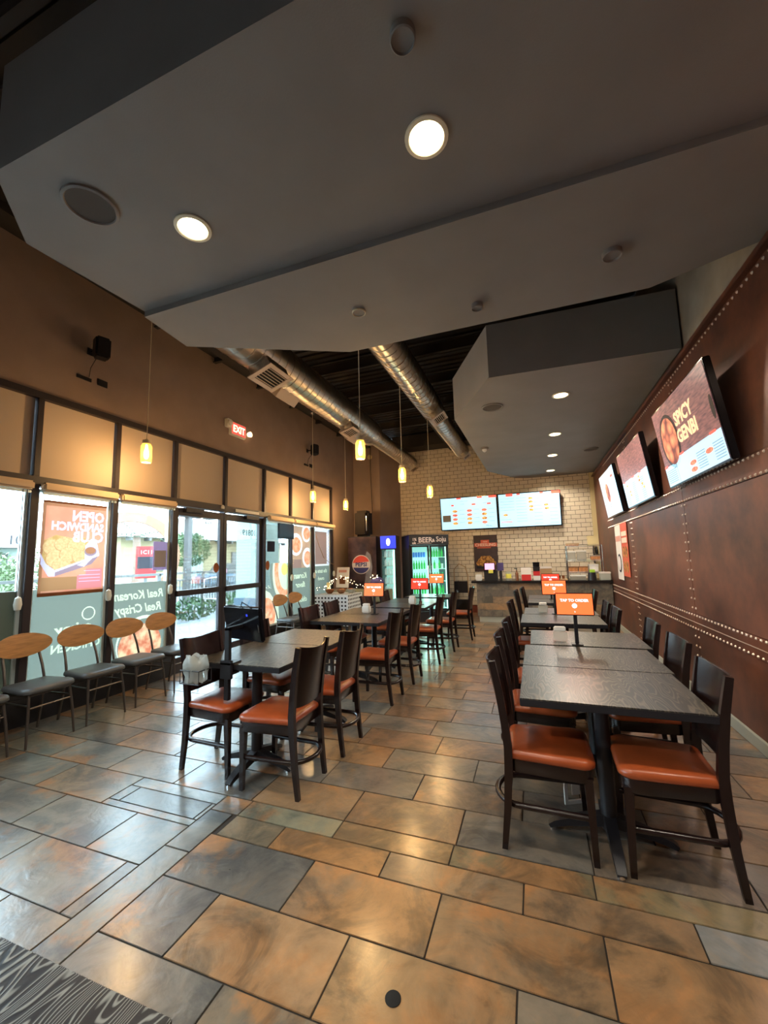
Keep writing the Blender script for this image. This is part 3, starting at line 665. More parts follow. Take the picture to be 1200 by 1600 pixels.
def disc_fix(name, x, y, r, label, cat, mrim='soffit_paint', mface='grille', z=3.5, h=.012):
    q = thing(name, label, cat, (x, y, z))
    obj('rim', MB().lathe([(r*.86, -.001), (r, -.001), (r, -h), (r*.9, -h-.004), (r*.86, -h*.6)], 32), mrim, q, 40)
    obj('face', MB().lathe([(0, -h*.7), (r*.87, -h*.7), (r*.87, -.001), (0, -.001)], 32), mface, q)
mat('speaker_face', (.075, .063, .052), .9)
disc_fix('ceiling_speaker', -2.20, 1.38, .135, 'large round ceiling speaker in the left of the near soffit', 'speaker', mface='speaker_face')
disc_fix('ceiling_speaker', -.41, 5.5, .14, 'round ceiling speaker at the left edge of the rear soffit', 'speaker', mface='speaker_face')
disc_fix('ceiling_speaker', 1.15, 8.6, .14, 'round ceiling speaker deep in the rear soffit near the copper wall', 'speaker', mface='speaker_face')
disc_fix('sprinkler_cap', -1.19, 2.79, .055, 'small round cap in the soffit lip above the first jar pendant', 'sprinkler', 'trim_ring', 'soffit_paint', 3.455)
disc_fix('sprinkler_cap', -.30, 3.06, .045, 'small round cap near the front edge of the soffit lip', 'sprinkler', 'soffit_paint', 'soffit_paint', 3.455, .03)
disc_fix('sprinkler_cap', .60, 2.83, .06, 'small round cap in the right half of the soffit lip', 'sprinkler', 'soffit_paint', 'soffit_paint', 3.455, .03)
disc_fix('sprinkler_cap', -.35, 1.30, .05, 'dark round cap at the top of the view in the near soffit', 'sprinkler', 'soffit_paint', 'soffit_paint', 3.5, .03)
q = thing('dome_camera', 'small dome camera with white lens under the rear soffit', 'camera', (-.75, 7.6, 3.5))
obj('base', MB().lathe([(0, 0), (.07, 0), (.07, -.03), (0, -.032)], 20), 'soffit_paint', q, 40)
obj('dome', MB().lathe([(.045, -.032), (.04, -.06), (.02, -.078), (0, -.08)], 18), 'white_plastic', q, 60)

# ------------------------------------------------------------ ducts
def duct(name, label, segs, x, z, boots):
    q = thing(name, label, 'duct', (x, segs[0][0], z)); Y0 = segs[0][0]
    for (a, b, r) in segs:
        m_ = MB(); pr = []
        y = a
        while y < b-.001:
            pr += [(r, y), (r, min(y+.13, b))]; 
            if y+.13 < b: pr += [(r+.007, y+.135), (r+.007, y+.145)]
            y += .15
        T = lambda p: Vector((p.x, p.z-Y0, p.y))
        obj('duct_section', m_.lathe([(rr, yy) for rr, yy in pr], 28, T=T), 'duct_steel', q, 35)
    for (a, b, r1, r2_) in [(segs[i][1], segs[i+1][0], segs[i][2], segs[i+1][2]) for i in range(len(segs)-1)]:
        obj('reducer', MB().lathe([(r1+.008, a-.03), (r1+.008, a), (r2_+.008, b), (r2_+.008, b+.03)], 28, T=lambda p: Vector((p.x, p.z-Y0, p.y))), 'duct_steel', q, 35)
    for (y, ang, r, w, m2) in boots:            # register boots: ang from straight down, towards +x
        R_ = Matrix.Rotation(-ang, 3, 'Y')
        T = lambda p, R_=R_, y=y: (R_ @ Vector((p.x, p.y, p.z)))+Vector((0, y-Y0, 0))
        b_ = obj('register_boot', MB().box(-w*.5, -w*.72, -r-.10, w*.5, w*.72, -r*.6, .004, T), 'duct_steel' if m2 else 'grille', q)
        if m2:
            obj('grille_frame', MB().box(-w*.62, -w*.85, -r-.115, w*.62, -w*.62, -r-.10, .002, T).box(-w*.62, w*.62, -r-.115, w*.62, w*.85, -r-.10, .002, T).box(-w*.62, -w*.62, -r-.115, -w*.42, w*.62, -r-.10, .002, T).box(w*.42, -w*.62, -r-.115, w*.62, w*.62, -r-.10, .002, T), 'grille', b_)
            obj('grille_void', MB().box(-w*.42, -w*.62, -r-.104, w*.42, w*.62, -r-.10, 0, T), 'dark_void', b_)
            sl = MB()
            for k in range(6):
                xx = -w*.36+k*w*.144; sl.box(xx-.004, -w*.62, -r-.113, xx+.004, w*.62, -r-.105, 0, T)
            obj('grille_slats', sl, 'grille', b_)
duct('spiral_duct', 'large left hand galvanised spiral duct over the wall side table row', [(2.2, 8.0, .27), (8.12, 11.15, .18)], -3.2, 4.22,
     [(4.25, .35, .27, .30, 1), (4.95, -.75, .27, .34, 0), (6.75, .30, .27, .24, 1), (7.35, -.8, .27, .26, 0), (10.9, .6, .18, .16, 1)])
duct('spiral_duct', 'right hand galvanised spiral duct running beside the rear soffit', [(2.2, 7.1, .205), (7.2, 10.4, .18)], -1.6, 4.22, [(6.95, .55, .205, .22, 1), (10.1, .6, .18, .16, 1)])

# ------------------------------------------------------------ pendants
def jar(x, y, z, ztop, label):
    q = thing('jar_pendant', label, 'pendant lamp', (x, y, z), group='glass jar pendant lamps')
    obj('cord', MB().tube([(0, 0, .17), (0, 0, ztop-z)], .0045, 6), 'trim_ring', q)
    obj('canopy', MB().lathe([(0, ztop-z), (.05, ztop-z), (.04, ztop-z-.025), (0, ztop-z-.03)], 16), 'chrome', q, 40)
    obj('lid', MB().lathe([(0, .15), (.015, .165), (.045, .15), (.047, .115), (.043, .11), (0, .11)], 20), 'trim_ring', q, 40)
    obj('jar_body', MB().lathe([(.043, .11), (.048, .10), (.060, .08), (.060, -.10), (.052, -.115), (.002, -.115), (.002, -.112), (.050, -.111), (.057, -.098), (.057, .078), (.045, .098), (.040, .11)], 24), 'jar_glass', q, 50)
    b_ = obj('bulb', MB().lathe([(.012, .10), (.014, .06), (.026, .01), (.028, -.03), (.018, -.065), (0, -.075)], 16), 'filament', q, 60)
    l = bpy.data.lights.new('pendant_lamp', 'POINT'); l.energy = PEND_W; l.color = (1, .62, .26); l.shadow_soft_size = .04
    o = bpy.data.objects.new('lamp', l); C.objects.link(o); o.parent = q; o.location = (0, 0, -.16)
for x, y, zt, nm in ((-1.88, 4.37, 4.34, 'nearest of the three over the tables'), (-1.88, 6.02, 4.34, 'middle of the three over the tables'), (-1.88, 7.84, 4.34, 'farthest of the three, in front of the brick wall'),
                     (-4.21, 3.42, 4.58, 'large in view against the left window shades'), (-4.21, 7.27, 4.58, 'against the last window shades'), (-4.21, 8.83, 4.58, 'beside the far left corner wall')):
    jar(x, y, 2.8, zt, 'glowing glass jar pendant '+nm)

# ------------------------------------------------------------ wall devices, left wall
def wall_speaker(y, z, label, s=1):
    q = thing('wall_speaker', label, 'speaker', (XL, y, z))
    T = lambda p: Matrix.Rotation(-.35, 3, 'Z') @ p + Vector((.20, 0, 0))
    obj('cabinet', MB().box(-.08*s, -.075*s, -.12*s, .07*s, .075*s, .12*s, .02*s, T), 'black_metal', q, 30)
    obj('bracket', MB().box(0, -.03, -.04, .012, .03, .04).tube([(.01, 0, 0), (.16, 0, 0)], .012), 'black_metal', q)
    obj('cable', MB().tube([(.12, 0, -.10), (.03, .0, -.2), (.01, 0, -.31)], .004, 6), 'rubber', q)
    obj('wall_plate', MB().box(0, -.13, -.36, .012, .03, -.32).box(0, .10, -.36, .012, .22, -.28, .003), 'black_metal', q)
wall_speaker(3.05, 3.98, 'small black wall speaker above the poster window'); wall_speaker(7.9, 3.98, 'small black wall speaker above the last transoms')
q = thing('exit_sign', 'lit red EXIT sign with emergency lamp heads above the doors', 'exit sign', (XL, 5.35, 3.77))
obj('housing', MB().box(0, 0, -.13, .06, .38, .11, .012), 'white_plastic', q, 30)
obj('sign_face', MB().box(.061, .02, -.10, .064, .36, .09), 'exit_red', q)
a = text_mb('EXIT', 0, 0, .17, 0, False, bold=.004, sx=.85); obj('lettering', MB().add(a.v, a.f, lambda p: Vector((.067-p.y, .19+p.x, p.z-.065))), 'exit_pale', q)
obj('battery_box', MB().box(0, -.10, -.02, .08, 0, .12, .008), 'white_plastic', q)
obj('lamp_head', MB().lathe([(0, 0), (.04, .01), (.05, .06), (0, .07)], 16, T=lambda p: Vector((.05+p.z, .44+p.x, p.y-.02))), 'exit_pale', q, 30)
obj('lamp_head', MB().lathe([(0, 0), (.04, .01), (.05, .06), (0, .07)], 16, T=lambda p: Vector((.05+p.z, -.06+p.x, p.y+.05))), 'white_plastic', q, 30)
q = out_ = thing('power_outlet', 'white double outlet on the far corner wall with two cords plugged in', 'outlet', (-4.45, 10.42, 2.62))
obj('plate', MB().box(-.06, 0, -.07, .06, .012, .07, .004), 'white_plastic', q); obj('plug', MB().box(-.035, -.03, -.02, -.005, 0, .03).box(.01, -.03, -.02, .04, 0, .03), 'black_metal', q)
q = thing('smoke_detector', 'round tan detector high on the far corner wall', 'detector', (-4.2, 10.42, 4.35)); obj('body', MB().lathe([(0, 0), (.07, 0), (.06, .03), (0, .035)], 20, T=lambda p: Vector((p.x, -p.z, p.y))), 'cream_paint', q, 40)
obj('cord', MB().tube([(-.03, -.04, -.07), (-.04, -.12, -.42), (-.17, -.32, -1.02), (-.21, -.52, -1.52), (-.21, -.62, -1.82)], .006, 6), 'rubber', out_)
obj('cord', MB().tube([(XL+.05, 8.18, 2.1), (XL+.07, 8.28, 1.85), (XL+.08, 8.5, 1.55), (XL+.08, 8.8, 1.42), (XL+.08, 9.0, 1.38)], .006, 6), 'kraft', WLAST)
q = thing('monitor', 'small black monitor on an arm in the window right of the doors', 'monitor', (XL+.12, 6.62, 1.93))
obj('panel', MB().box(-.02, 0, 0, .02, .52, .30, .006), 'screen_black', q); obj('wall_arm', MB().box(-.10, .22, .1, -.02, .30, .2), 'black_metal', q)

# ------------------------------------------------------------ television screens
def tv_base(name, label, loc, rot, w, h, group=None):
    q = thing(name, label, 'television', loc, rot=rot, group=group)
    obj('bezel', MB().box(-w/2-.015, 0, -.015, w/2+.015, .055, h+.015, .006), 'screen_black', q)
    obj('wall_bracket', MB().box(-.25, .055, h*.3, .25, .10, h*.7), 'black_metal', q)
    return q
def plates(q, pts, m, y=-.006, a=.04, b=.022):
    for (x, z) in pts:
        obj('printed_dish', MB().disc(x, z, a, b, y, .001, 16), m, q)
def lines(q, rs, m='menu_text', y=-.005):
    mb = MB()
    for (x0, z, x1) in rs: mb.rect(x0, z, x1, z+.006, y, .001)
    return stuff(obj('menu_lines', mb, m, q))
WRZ = -PI/2
def wall_tv(yc, label):
    th = math.atan2(.11, .80)
    q = tv_base('wall_television', label, (1.40, yc, 2.17), (th, 0, WRZ), 1.40, .79, 'tilted televisions on the copper wall'); return q
# local x -> world -y, local y -> +x; top leans out by rotating about local x
q = wall_tv(4.33, 'nearest wall television, showing SPICY over a plate of red wings')
obj('screen_picture', MB().rect(-.70, .0, .70, .79, -.001, .002), 'menu_wood', q)
obj('screen_menu', MB().rect(-.70, 0, -.36, .20, -.004, .001).rect(-.35, 0, .70, .24, -.004, .001), 'menu_blue', q)
obj('printed_dish', MB().disc(-.36, .42, .25, .27, -.004, .001), 'menu_dark', q, label='dark oval pan')
obj('printed_wings', MB().disc(-.36, .42, .21, .235, -.006, .001), 'menu_chicken', q)
obj('lettering', join(text_mb('SPICY', .10, .50, .17, -.005, bold=.006), text_mb('GENBI', .10, .34, .17, -.005, bold=.006)), 'menu_tan', q)
plates(q, [(.05, .11), (.04, .05), (.42, .13)], 'menu_rare', a=.075, b=.022); plates(q, [(.70-.03, .42)], 'menu_dark', a=.03, b=.10)
lines(q, [(-.67+.0, .03+.02*k, -.40) for k in range(7)]+[(.15, .03+.022*k, .34) for k in range(7)]+[(.5, .03+.022*k, .68) for k in range(7)])
obj('menu_marks', MB().rect(-.70, .19, -.60, .215, -.006, .001).rect(-.2, .235, -.1, .255, -.006, .001).rect(.5, .235, .62, .255, -.006, .001), 'menu_red', q)
q = wall_tv(6.36, 'middle wall television, showing a kitchen picture above a pale menu')
obj('screen_picture', MB().rect(-.70, .36, .70, .79, -.001, .002), 'menu_wood', q, label='warm photo on the upper screen')
obj('screen_menu', MB().rect(-.70, 0, .70, .37, -.003, .001), 'menu_blue', q)
plates(q, [(.25, .32), (.25, .27), (.35, .21), (.40, .16), (-.35, .20), (-.34, .15), (-.45, .30)], 'menu_gold', a=.045, b=.018)
lines(q, [(-.6+.43*c, .03+.026*k, -.42+.43*c) for k in range(11) for c in range(3)])
obj('menu_marks', MB().rect(-.62, .355, -.5, .375, -.006, .001).rect(-.1, .355, .05, .375, -.006, .001).rect(.3, .355, .42, .375, -.006, .001), 'menu_red', q)
q = wall_tv(8.22, 'farthest wall television, showing one oval dish on a pale screen')
mat('menu_grey', (.30, .32, .36), .3, emit=.5, ecol=(.55, .60, .68))
obj('screen_picture', MB().rect(-.70, 0, .40, .79, -.001, .002), 'menu_grey', q); obj('screen_menu', MB().rect(.40, 0, .70, .79, -.001, .002), 'menu_blue', q)
obj('printed_wings', MB().disc(-.12, .42, .16, .17, -.004, .001), 'menu_chicken', q); lines(q, [(-.25, .20, 0), (-.2, .16, -.05), (.45, .5, .6), (.45, .4, .65)])
obj('menu_marks', MB().rect(.40, .62, .58, .66, -.005, .001), 'menu_red', q)
# two menu boards on the brick wall
def menu_tv(xc, label):
    return tv_base('menu_television', label, (xc, YB-.16, 2.22), (.10, 0, 0), 1.50, .87, 'menu televisions on the brick wall')
q = menu_tv(-1.60, 'left menu television on the brick wall with twelve small dishes')
obj('screen_menu', MB().rect(-.738, .01, .738, .86, -.001, .002), 'menu_blue', q)
for r_i in range(4):
    for c_i in range(3):
        plates(q, [(-.36+.39*c_i, .50-.11*r_i)], ('menu_gold', 'menu_rare', 'menu_rare', 'menu_gold')[(r_i+c_i) % 4], a=.07, b=.036)
lines(q, [(-.24+.39*c, .52-.11*r, -.10+.39*c) for r in range(4) for c in range(3)]+[(-.5+.3*c, .68, -.4+.3*c) for c in range(4)]+[(-.2, .76, 0)], 'menu_text')
obj('menu_marks', MB().rect(.55, .81, .75, .87, -.004, .001).rect(-.3, .82, -.18, .86, -.004, .001).rect(.25, .82, .38, .86, -.004, .001).rect(-.45, .64, -.38, .68, -.004, .001).rect(.1, .64, .2, .68, -.004, .001).rect(.5, .64, .6, .68, -.004, .001), 'menu_red', q)
obj('menu_marks', MB().rect(-.70, .22, -.48, .40, -.004, .001), 'teal_grey', q, label='grey-green block on the menu'); obj('lettering', join(text_mb('Menu', .52, .05, .07, -.004, shear=.3)), 'menu_text', q)
q = menu_tv(-.06, 'right menu television on the brick wall, mostly lines of text')
obj('screen_menu', MB().rect(-.738, .01, .738, .86, -.001, .002), 'menu_blue', q)
plates(q, [(.05, .72), (.05, .63), (.06, .51), (.06, .42), (.42, .53), (.43, .44), (-.58, .32)], 'menu_gold', a=.055, b=.03)
lines(q, [(-.7, .74-.075*r, -.35) for r in range(5)]+[(-.3, .74-.075*r, -.05) for r in range(9)]+[(.13, .70-.09*r, .32) for r in range(8)]+[(.5, .70-.09*r, .68) for r in range(8)]+[(-.7, .06, -.4), (-.7, .2, -.45)])
obj('menu_marks', MB().rect(-.55, .80, -.38, .87, -.004, .001).rect(.55, .80, .75, .87, -.004, .001).rect(-.28, .82, -.2, .86, -.004, .001).rect(.28, .82, .36, .86, -.004, .001).rect(-.7, .13, -.42, .145, -.004, .001), 'menu_red', q)

# poster on the brick wall
q = thing('wall_poster', 'dark CHEESLING poster with golden fried chicken on the brick wall', 'poster', (-1.22, YB-.012, 1.08))
obj('sheet', MB().rect(-.31, 0, .31, .97, 0, .004), 'poster_dark', q)
obj('banner', MB().rect(-.29, .66, .30, .76, -.005, .002).rect(-.12, .76, .10, .84, -.005, .002).rect(-.22, .62, .14, .645, -.005, .002), 'poster_red', q)
obj('lettering', join(text_mb('CHEESLING', 0, .675, .105, -.0075, bold=.002), text_mb('new', 0, .775, .07, -.0075)), 'poster_cream', q)
obj('printed_tray', MB().poly([(-.27, .15), (.24, .13), (.20, .08), (-.24, .08)], -.006), 'cloth_black', q)
for k, (x, z, a_, b_) in enumerate([(-.17, .22, .09, .07), (-.06, .20, .10, .07), (.06, .19, .10, .07), (.17, .22, .09, .07), (-.12, .29, .09, .07), (0, .28, .10, .07), (.12, .29, .09, .07), (-.07, .36, .08, .06), (.06, .36, .09, .06)]):
    obj('printed_chicken', MB().disc(x, z, a_, b_, -.006-.0006*k, .001, 14), 'poster_food', q)
# posters on copper wall (far end)
q = thing('wall_banner', 'tall pale banner with an oval bowl picture at the far end of the copper wall', 'poster', (XR-.02, 8.86, 1.00), rot=(0, 0, WRZ))
obj('sheet', MB().rect(0, 0, .50, 1.0, 0, .003), 'paper', q); obj('printed_bowl', MB().disc(.25, .30, .16, .17, -.004).disc(.25, .30, .13, .14, -.006), 'cloth_black', q); obj('printed_bowl', MB().disc(.25, .30, .12, .13, -.009), 'logo_white', q, label='pale centre of the printed bowl')
obj('print_block', MB().rect(.03, .70, .47, .80, -.004), 'paper_print', q)
q = thing('wall_banner', 'dark red menu banner beside the pale banner on the copper wall', 'poster', (XR-.02, 8.33, 1.08), rot=(0, 0, WRZ))
obj('sheet', MB().rect(0, 0, .52, .93, 0, .003), 'poster_red', q); q.children  # sheet
obj('print_block', MB().rect(.05, .70, .47, .78, -.004).rect(.05, .58, .47, .67, -.004), 'poster_cream', q)
for k in range(4): obj('printed_food', MB().disc(.15+.22*(k % 2), .42-.25*(k//2), .09, .10, -.004), 'poster_food', q)

# ------------------------------------------------------------ counter
ct = thing('service_counter', 'service counter clad in weathered wood-look planks under the menu screens', 'counter', (0, 9.6, 0))
obj('body', MB().box(-1.29, .14, 0, XR-.02, .70, .87), 'grout', ct)
obj('toe_kick', MB().box(-1.27, .06, 0, XR-.02, .14, .125, .004), 'teal_grey', ct)
pc = [(.24, .20, .15), (.33, .22, .13), (.20, .18, .15), (.28, .235, .18), (.36, .25, .16), (.17, .15, .13)]
z = .128; r_i = 0
while z < .85:
    x = -1.30; h_ = .149; off = [.55, 1.1, .35, .9, .7][r_i % 5]
    while x < XR-.03:
        x1 = min(x+off, XR-.02); off = 1.15
        w = x1-x
        o = link('plank', mesh(MB().box(.002, -.012, .0015, w-.002, .0, h_-.0015, .0015), 'plank_tile', name='plank'), ct, (x, .04+.012, z)); o.color = (*random.choice(pc), 1)
        x = x1
    z += h_; r_i += 1
obj('body_front', MB().box(-1.30, .05, .125, XR-.02, .15, .87), 'grout', ct)
obj('worktop', MB().box(-1.40, -.06, .875, XR-.02, .80, .93, .006), 'counter_top', ct)
CTZ = .93
def on_counter(name, label, cat, x, y, rz=0): return thing(name, label, cat, (x, y, CTZ), rz)
q = on_counter('cash_terminal', 'black point of sale terminal with a pink lit screen', 'register', -.98, 9.72)
obj('stand', MB().box(-.14, -.05, 0, .16, .16, .24, .012), 'black_metal', q); obj('display', MB().box(-.13, -.08, .22, .12, -.05, .40, .006), 'screen_black', q)
obj('screen', MB().rect(-.11, .25, .10, .39, -.081), 'pink_screen', q); obj('sticky_note', MB().rect(-.03, .17, .07, .25, -.083), 'yellow_note', q)
q = on_counter('customer_display', 'small purple card display beside the register', 'display', -.75, 9.72); obj('stand', MB().box(-.03, 0, 0, .03, .05, .24, .004), 'black_metal', q); obj('display', MB().box(-.07, -.01, .22, .07, .01, .40, .005), 'purple', q)
q = on_counter('card_reader', 'small white card reader at the left end of the counter', 'card reader', -1.24, 9.66); obj('body', MB().box(-.07, -.05, 0, .07, .05, .14, .015), 'white_plastic', q, 30); obj('keypad', MB().rect(-.05, .03, .05, .10, -.051, .002), 'paper', q)
q = on_counter('glass_jar', 'glass tip jar with yellow label on the counter', 'jar', -.58, 9.68); obj('jar_body', MB().lathe([(0, 0), (.06, 0), (.06, .17), (.045, .19), (.045, .20), (0, .20)], 18), 'clear_plastic', q, 40); obj('label_band', MB().lathe([(.061, .05), (.062, .05), (.062, .15), (.061, .15)], 18), 'yellow_note', q)
q = on_counter('pump_bottle', 'black topped pump bottle on the counter', 'bottle', -.40, 9.70); obj('bottle_body', MB().lathe([(0, 0), (.035, 0), (.035, .16), (.014, .19), (.014, .22), (0, .22)], 14), 'bottle_amber', q, 40); obj('pump', MB().box(-.01, -.01, .22, .01, .01, .26).box(-.05, -.012, .255, .015, .012, .275), 'black_metal', q)
q = on_counter('paper_bag', 'white and red paper bag standing on the counter', 'bag', -.20, 9.70); obj('bag_body', MB().box(-.11, -.05, 0, .11, .05, .28, .01), 'paper', q); obj('red_band', MB().rect(-.10, .0, .10, .13, -.051, .002), 'red_plastic', q)
for k, (z_, mm, lb_) in enumerate(((0, 'white_plastic', 'lowest, white'), (.10, 'red_plastic', 'second, red'), (.20, 'black_metal', 'third, black'), (.30, 'screen_black', 'topmost, black'))):
    q = thing('takeout_box', 'small takeout box in the stack right of the white bag, '+lb_, 'box', (.02, 9.72, CTZ+z_), group='stack of boxes on the counter'); obj('box_body', MB().box(-.07, -.06, 0, .07, .06, .095, .008), mm, q); obj('lid', MB().box(-.074, -.064, .08, .074, .064, .098, .004), mm, q)
q = on_counter('paper_bag', 'plain kraft bag behind the counter items', 'bag', .22, 9.9); obj('bag_body', MB().box(-.12, -.05, 0, .12, .05, .30, .012), 'kraft', q); obj('fold', MB().box(-.12, -.055, .25, .12, -.05, .30), 'paper', q)
q = on_counter('food_tray', 'low tray with small cups on the counter', 'tray', .48, 9.72); obj('tray_body', MB().box(-.16, -.09, 0, .16, .09, .03, .008), 'kraft', q)
for k in range(3): obj('cup', MB().lathe([(0, .03), (.025, .03), (.032, .10), (0, .10)], 12, -.08+.08*k, 0), 'bottle_amber', q, 40)
# wire rack
wk = on_counter('wire_rack', 'three tier chrome wire rack at the right end of the counter', 'rack', 1.02, 9.98)
for sx_ in (-.35, .35):
    for sy_ in (-.16, .16): obj('post', MB().tube([(sx_, sy_, 0), (sx_, sy_, .74)], .011, 8), 'chrome', wk, 40)
for z_ in (.14, .40, .72):
    m_ = MB(); m_.tube([(-.35, -.16, z_), (.35, -.16, z_)], .006, 6).tube([(-.35, .16, z_), (.35, .16, z_)], .006, 6).tube([(-.35, -.16, z_+.03), (.35, -.16, z_+.03)], .005, 6)
    for k in range(22): m_.tube([(-.34+.68*k/21, -.16, z_+.006), (-.34+.68*k/21, .16, z_+.006)], .0025, 4)
    obj('wire_shelf', m_, 'chrome', wk)
RZ = lambda t_: CTZ+(.010 if t_ == 0 else {1: .154, 2: .414, 3: .734}[t_])
def crate(name, label, cat, x, y, z_, w, d, h, m_, lid=None):
    q = thing(name, label, cat, (x, y, z_)); obj('box_body', MB().box(-w/2, -d/2, 0, w/2, d/2, h, .008), m_, q)
    if lid: obj('lid', MB().box(-w/2-.005, -d/2-.005, h-.02, w/2+.005, d/2+.005, h+.008, .004), lid, q)
    return q
crate('plastic_tub', 'pale tub left on the top shelf of the wire rack', 'tub', .80, 9.98, RZ(3), .26, .22, .05, 'food_box', 'kraft')
crate('cardboard_box', 'cream carton right on the top shelf of the wire rack', 'box', 1.22, 9.98, RZ(3), .20, .20, .20, 'cream_paint', 'cream_paint')
crate('plastic_tub', 'clear bin left on the middle shelf of the wire rack', 'tub', .76, 9.98, RZ(2), .18, .22, .20, 'clear_plastic', 'white_plastic')
crate('plastic_tub', 'clear bin centre on the middle shelf of the wire rack', 'tub', .97, 9.98, RZ(2), .18, .22, .21, 'clear_plastic', 'white_plastic')
crate('plastic_tub', 'orange lidded tub right on the middle shelf of the wire rack', 'tub', 1.24, 9.98, RZ(2), .18, .20, .10, 'food_box', 'clear_plastic')
crate('basket', 'left basket of orange packets on the lower shelf of the wire rack', 'basket', .78, 9.98, RZ(1), .18, .22, .12, 'food_box', 'wicker')
crate('basket', 'right basket of orange packets on the lower shelf of the wire rack', 'basket', .98, 9.98, RZ(1), .18, .22, .12, 'food_box', 'wicker')
crate('napkin_stack', 'white stack of napkins on the lower shelf of the wire rack', 'napkins', 1.19, 9.98, RZ(1), .18, .2, .16, 'paper', 'white_plastic')
crate('carton', 'grey carton at the right corner of the counter', 'box', 1.36, 9.68, CTZ, .20, .16, .16, 'teal_grey', 'paper')
crate('carton', 'low clear tray under the wire rack', 'tray', .85, 9.75, CTZ, .30, .14, .10, 'clear_plastic', 'white_plastic')
q = on_counter('black_bucket', 'black tub with lime green sponge on the counter', 'tub', 1.12, 9.70); obj('tub_body', MB().lathe([(0, 0), (.09, 0), (.075, .16), (0, .16)], 14), 'black_metal', q, 40); obj('sponge', MB().box(-.04, -.03, .16, .06, .03, .22, .006), 'lime', q)
q = thing('coat_hooks', 'black shelf of bottles on the cream post right of the wire rack', 'rack', (1.47, YB-.06, 1.25)); obj('frame', MB().box(-.12, -.10, .0, -.10, 0, .45).box(-.12, -.10, .2, .03, 0, .215), 'black_metal', q); obj('bottle', MB().lathe([(0, .22), (.03, .22), (.03, .38), (0, .42)], 12, -.05, -.05), 'screen_black', q, 40)

# ------------------------------------------------------------ beer cooler
fa = math.radians(32)
fc = thing('beer_cooler', 'black two door glass cooler with hand lettered BEER and SOJU header', 'refrigerator', (-2.74, 9.15, 0), rz=fa)
FW_, FD, FH = .98, .70, 2.03
obj('cabinet', MB().box(0, .04, .0, .04, FD, FH, .004).box(FW_-.04, .04, 0, FW_, FD, FH, .004).box(0, FD-.04, 0, FW_, FD, FH).box(0, .04, FH-.24, FW_, FD, FH, .004).box(0, .04, 0, FW_, FD, .24, .004), 'dark_panel', fc)
obj('header_panel', MB().box(0, 0, FH-.24, FW_, .04, FH, .004), 'dark_panel', fc)
mat('chalk', (.60, .50, .45), .8, emit=.12, ecol=(.8, .7, .62))
obj('header_lettering', join(text_mb('BEER', .40, FH-.18, .17, -.001, bold=.003, sx=.95), text_mb('&', .60, FH-.17, .10, -.001, bold=.003), text_mb('Soju', .79, FH-.165, .17, -.001, bold=.002, sx=.85), MB().box(.2, -.002, FH-.21, .55, 0, FH-.203)), 'chalk', fc)
obj('doodle', join(text_mb('1%', .13, FH-.14, .09, -.001, bold=.002), text_mb('ok', .12, FH-.22, .09, -.001, bold=.002)), 'chalk', fc)
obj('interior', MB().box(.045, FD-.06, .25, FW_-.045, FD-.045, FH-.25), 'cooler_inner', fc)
obj('light_tube', MB().box(.46, .06, .27, .475, .09, FH-.27).box(FW_-.075, .06, .27, FW_-.05, .09, FH-.27), 'cooler_light', fc)
for dx in (.03, .50):
    d = obj('glass_door', MB().box(dx, 0, .25, dx+.04, .035, FH-.25, .004).box(dx+.41, 0, .25, dx+.45, .035, FH-.25, .004).box(dx, 0, .25, dx+.45, .035, .29, .004).box(dx, 0, FH-.29, dx+.45, .035, FH-.25, .004), 'black_metal', fc)
    obj('door_pane', MB().box(dx+.04, .012, .29, dx+.41, .02, FH-.29), 'cooler_glass', d)
    obj('door_handle', MB().box(dx+(.41 if dx < .1 else .01), -.03, .9, dx+(.43 if dx < .1 else .03), 0, 1.3, .004), 'chrome', d)
shz = [.30, .62, .93, 1.22, 1.50]
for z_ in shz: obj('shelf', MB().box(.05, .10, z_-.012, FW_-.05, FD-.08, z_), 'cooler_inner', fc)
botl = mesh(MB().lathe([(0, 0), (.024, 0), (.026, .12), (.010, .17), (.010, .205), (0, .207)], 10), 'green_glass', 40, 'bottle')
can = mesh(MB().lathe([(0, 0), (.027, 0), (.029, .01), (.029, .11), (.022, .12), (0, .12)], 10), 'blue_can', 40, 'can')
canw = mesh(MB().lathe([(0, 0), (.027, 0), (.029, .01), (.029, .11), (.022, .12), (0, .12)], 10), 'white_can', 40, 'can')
RM = Matrix.Rotation(fa, 3, 'Z')
for si, z_ in enumerate(shz):
    for c_i in range(12):
        lx = .085+c_i*.064+(.06 if c_i > 5 else 0)
        if lx > FW_-.1: continue
        wp = RM @ Vector((lx, .16, 0))+Vector((-2.74, 9.15, z_+.001))
        left = c_i < 6
        kind = 'can' if (si == 4 and left) or (si == 0) else ('canw' if si == 3 and not left and c_i % 2 else 'bottle')
        me = {'can': can if si == 4 else canw, 'canw': canw, 'bottle': botl}[kind]
        sh = ['bottom', 'second', 'third', 'fourth', 'top'][si]
        o = link('bottle' if kind == 'bottle' else 'drink_can', me, None, wp)
        what = 'green glass bottle' if kind == 'bottle' else ('blue drink can' if (me == can) else 'white drink can')
        tag(o, what+', '+('first', 'second', 'third', 'fourth', 'fifth', 'sixth')[c_i % 6]+' from left on the '+sh+' shelf, '+('left' if left else 'right')+' cooler door', 'bottle' if kind == 'bottle' else 'can', what+'s on the '+sh+' shelf, '+('left' if left else 'right')+' door')
l = bpy.data.lights.new('cooler_lamp', 'AREA'); l.energy = 5; l.color = (.7, 1, .93); l.size = .3; l.size_y = 1.2; l.shape = 'RECTANGLE'
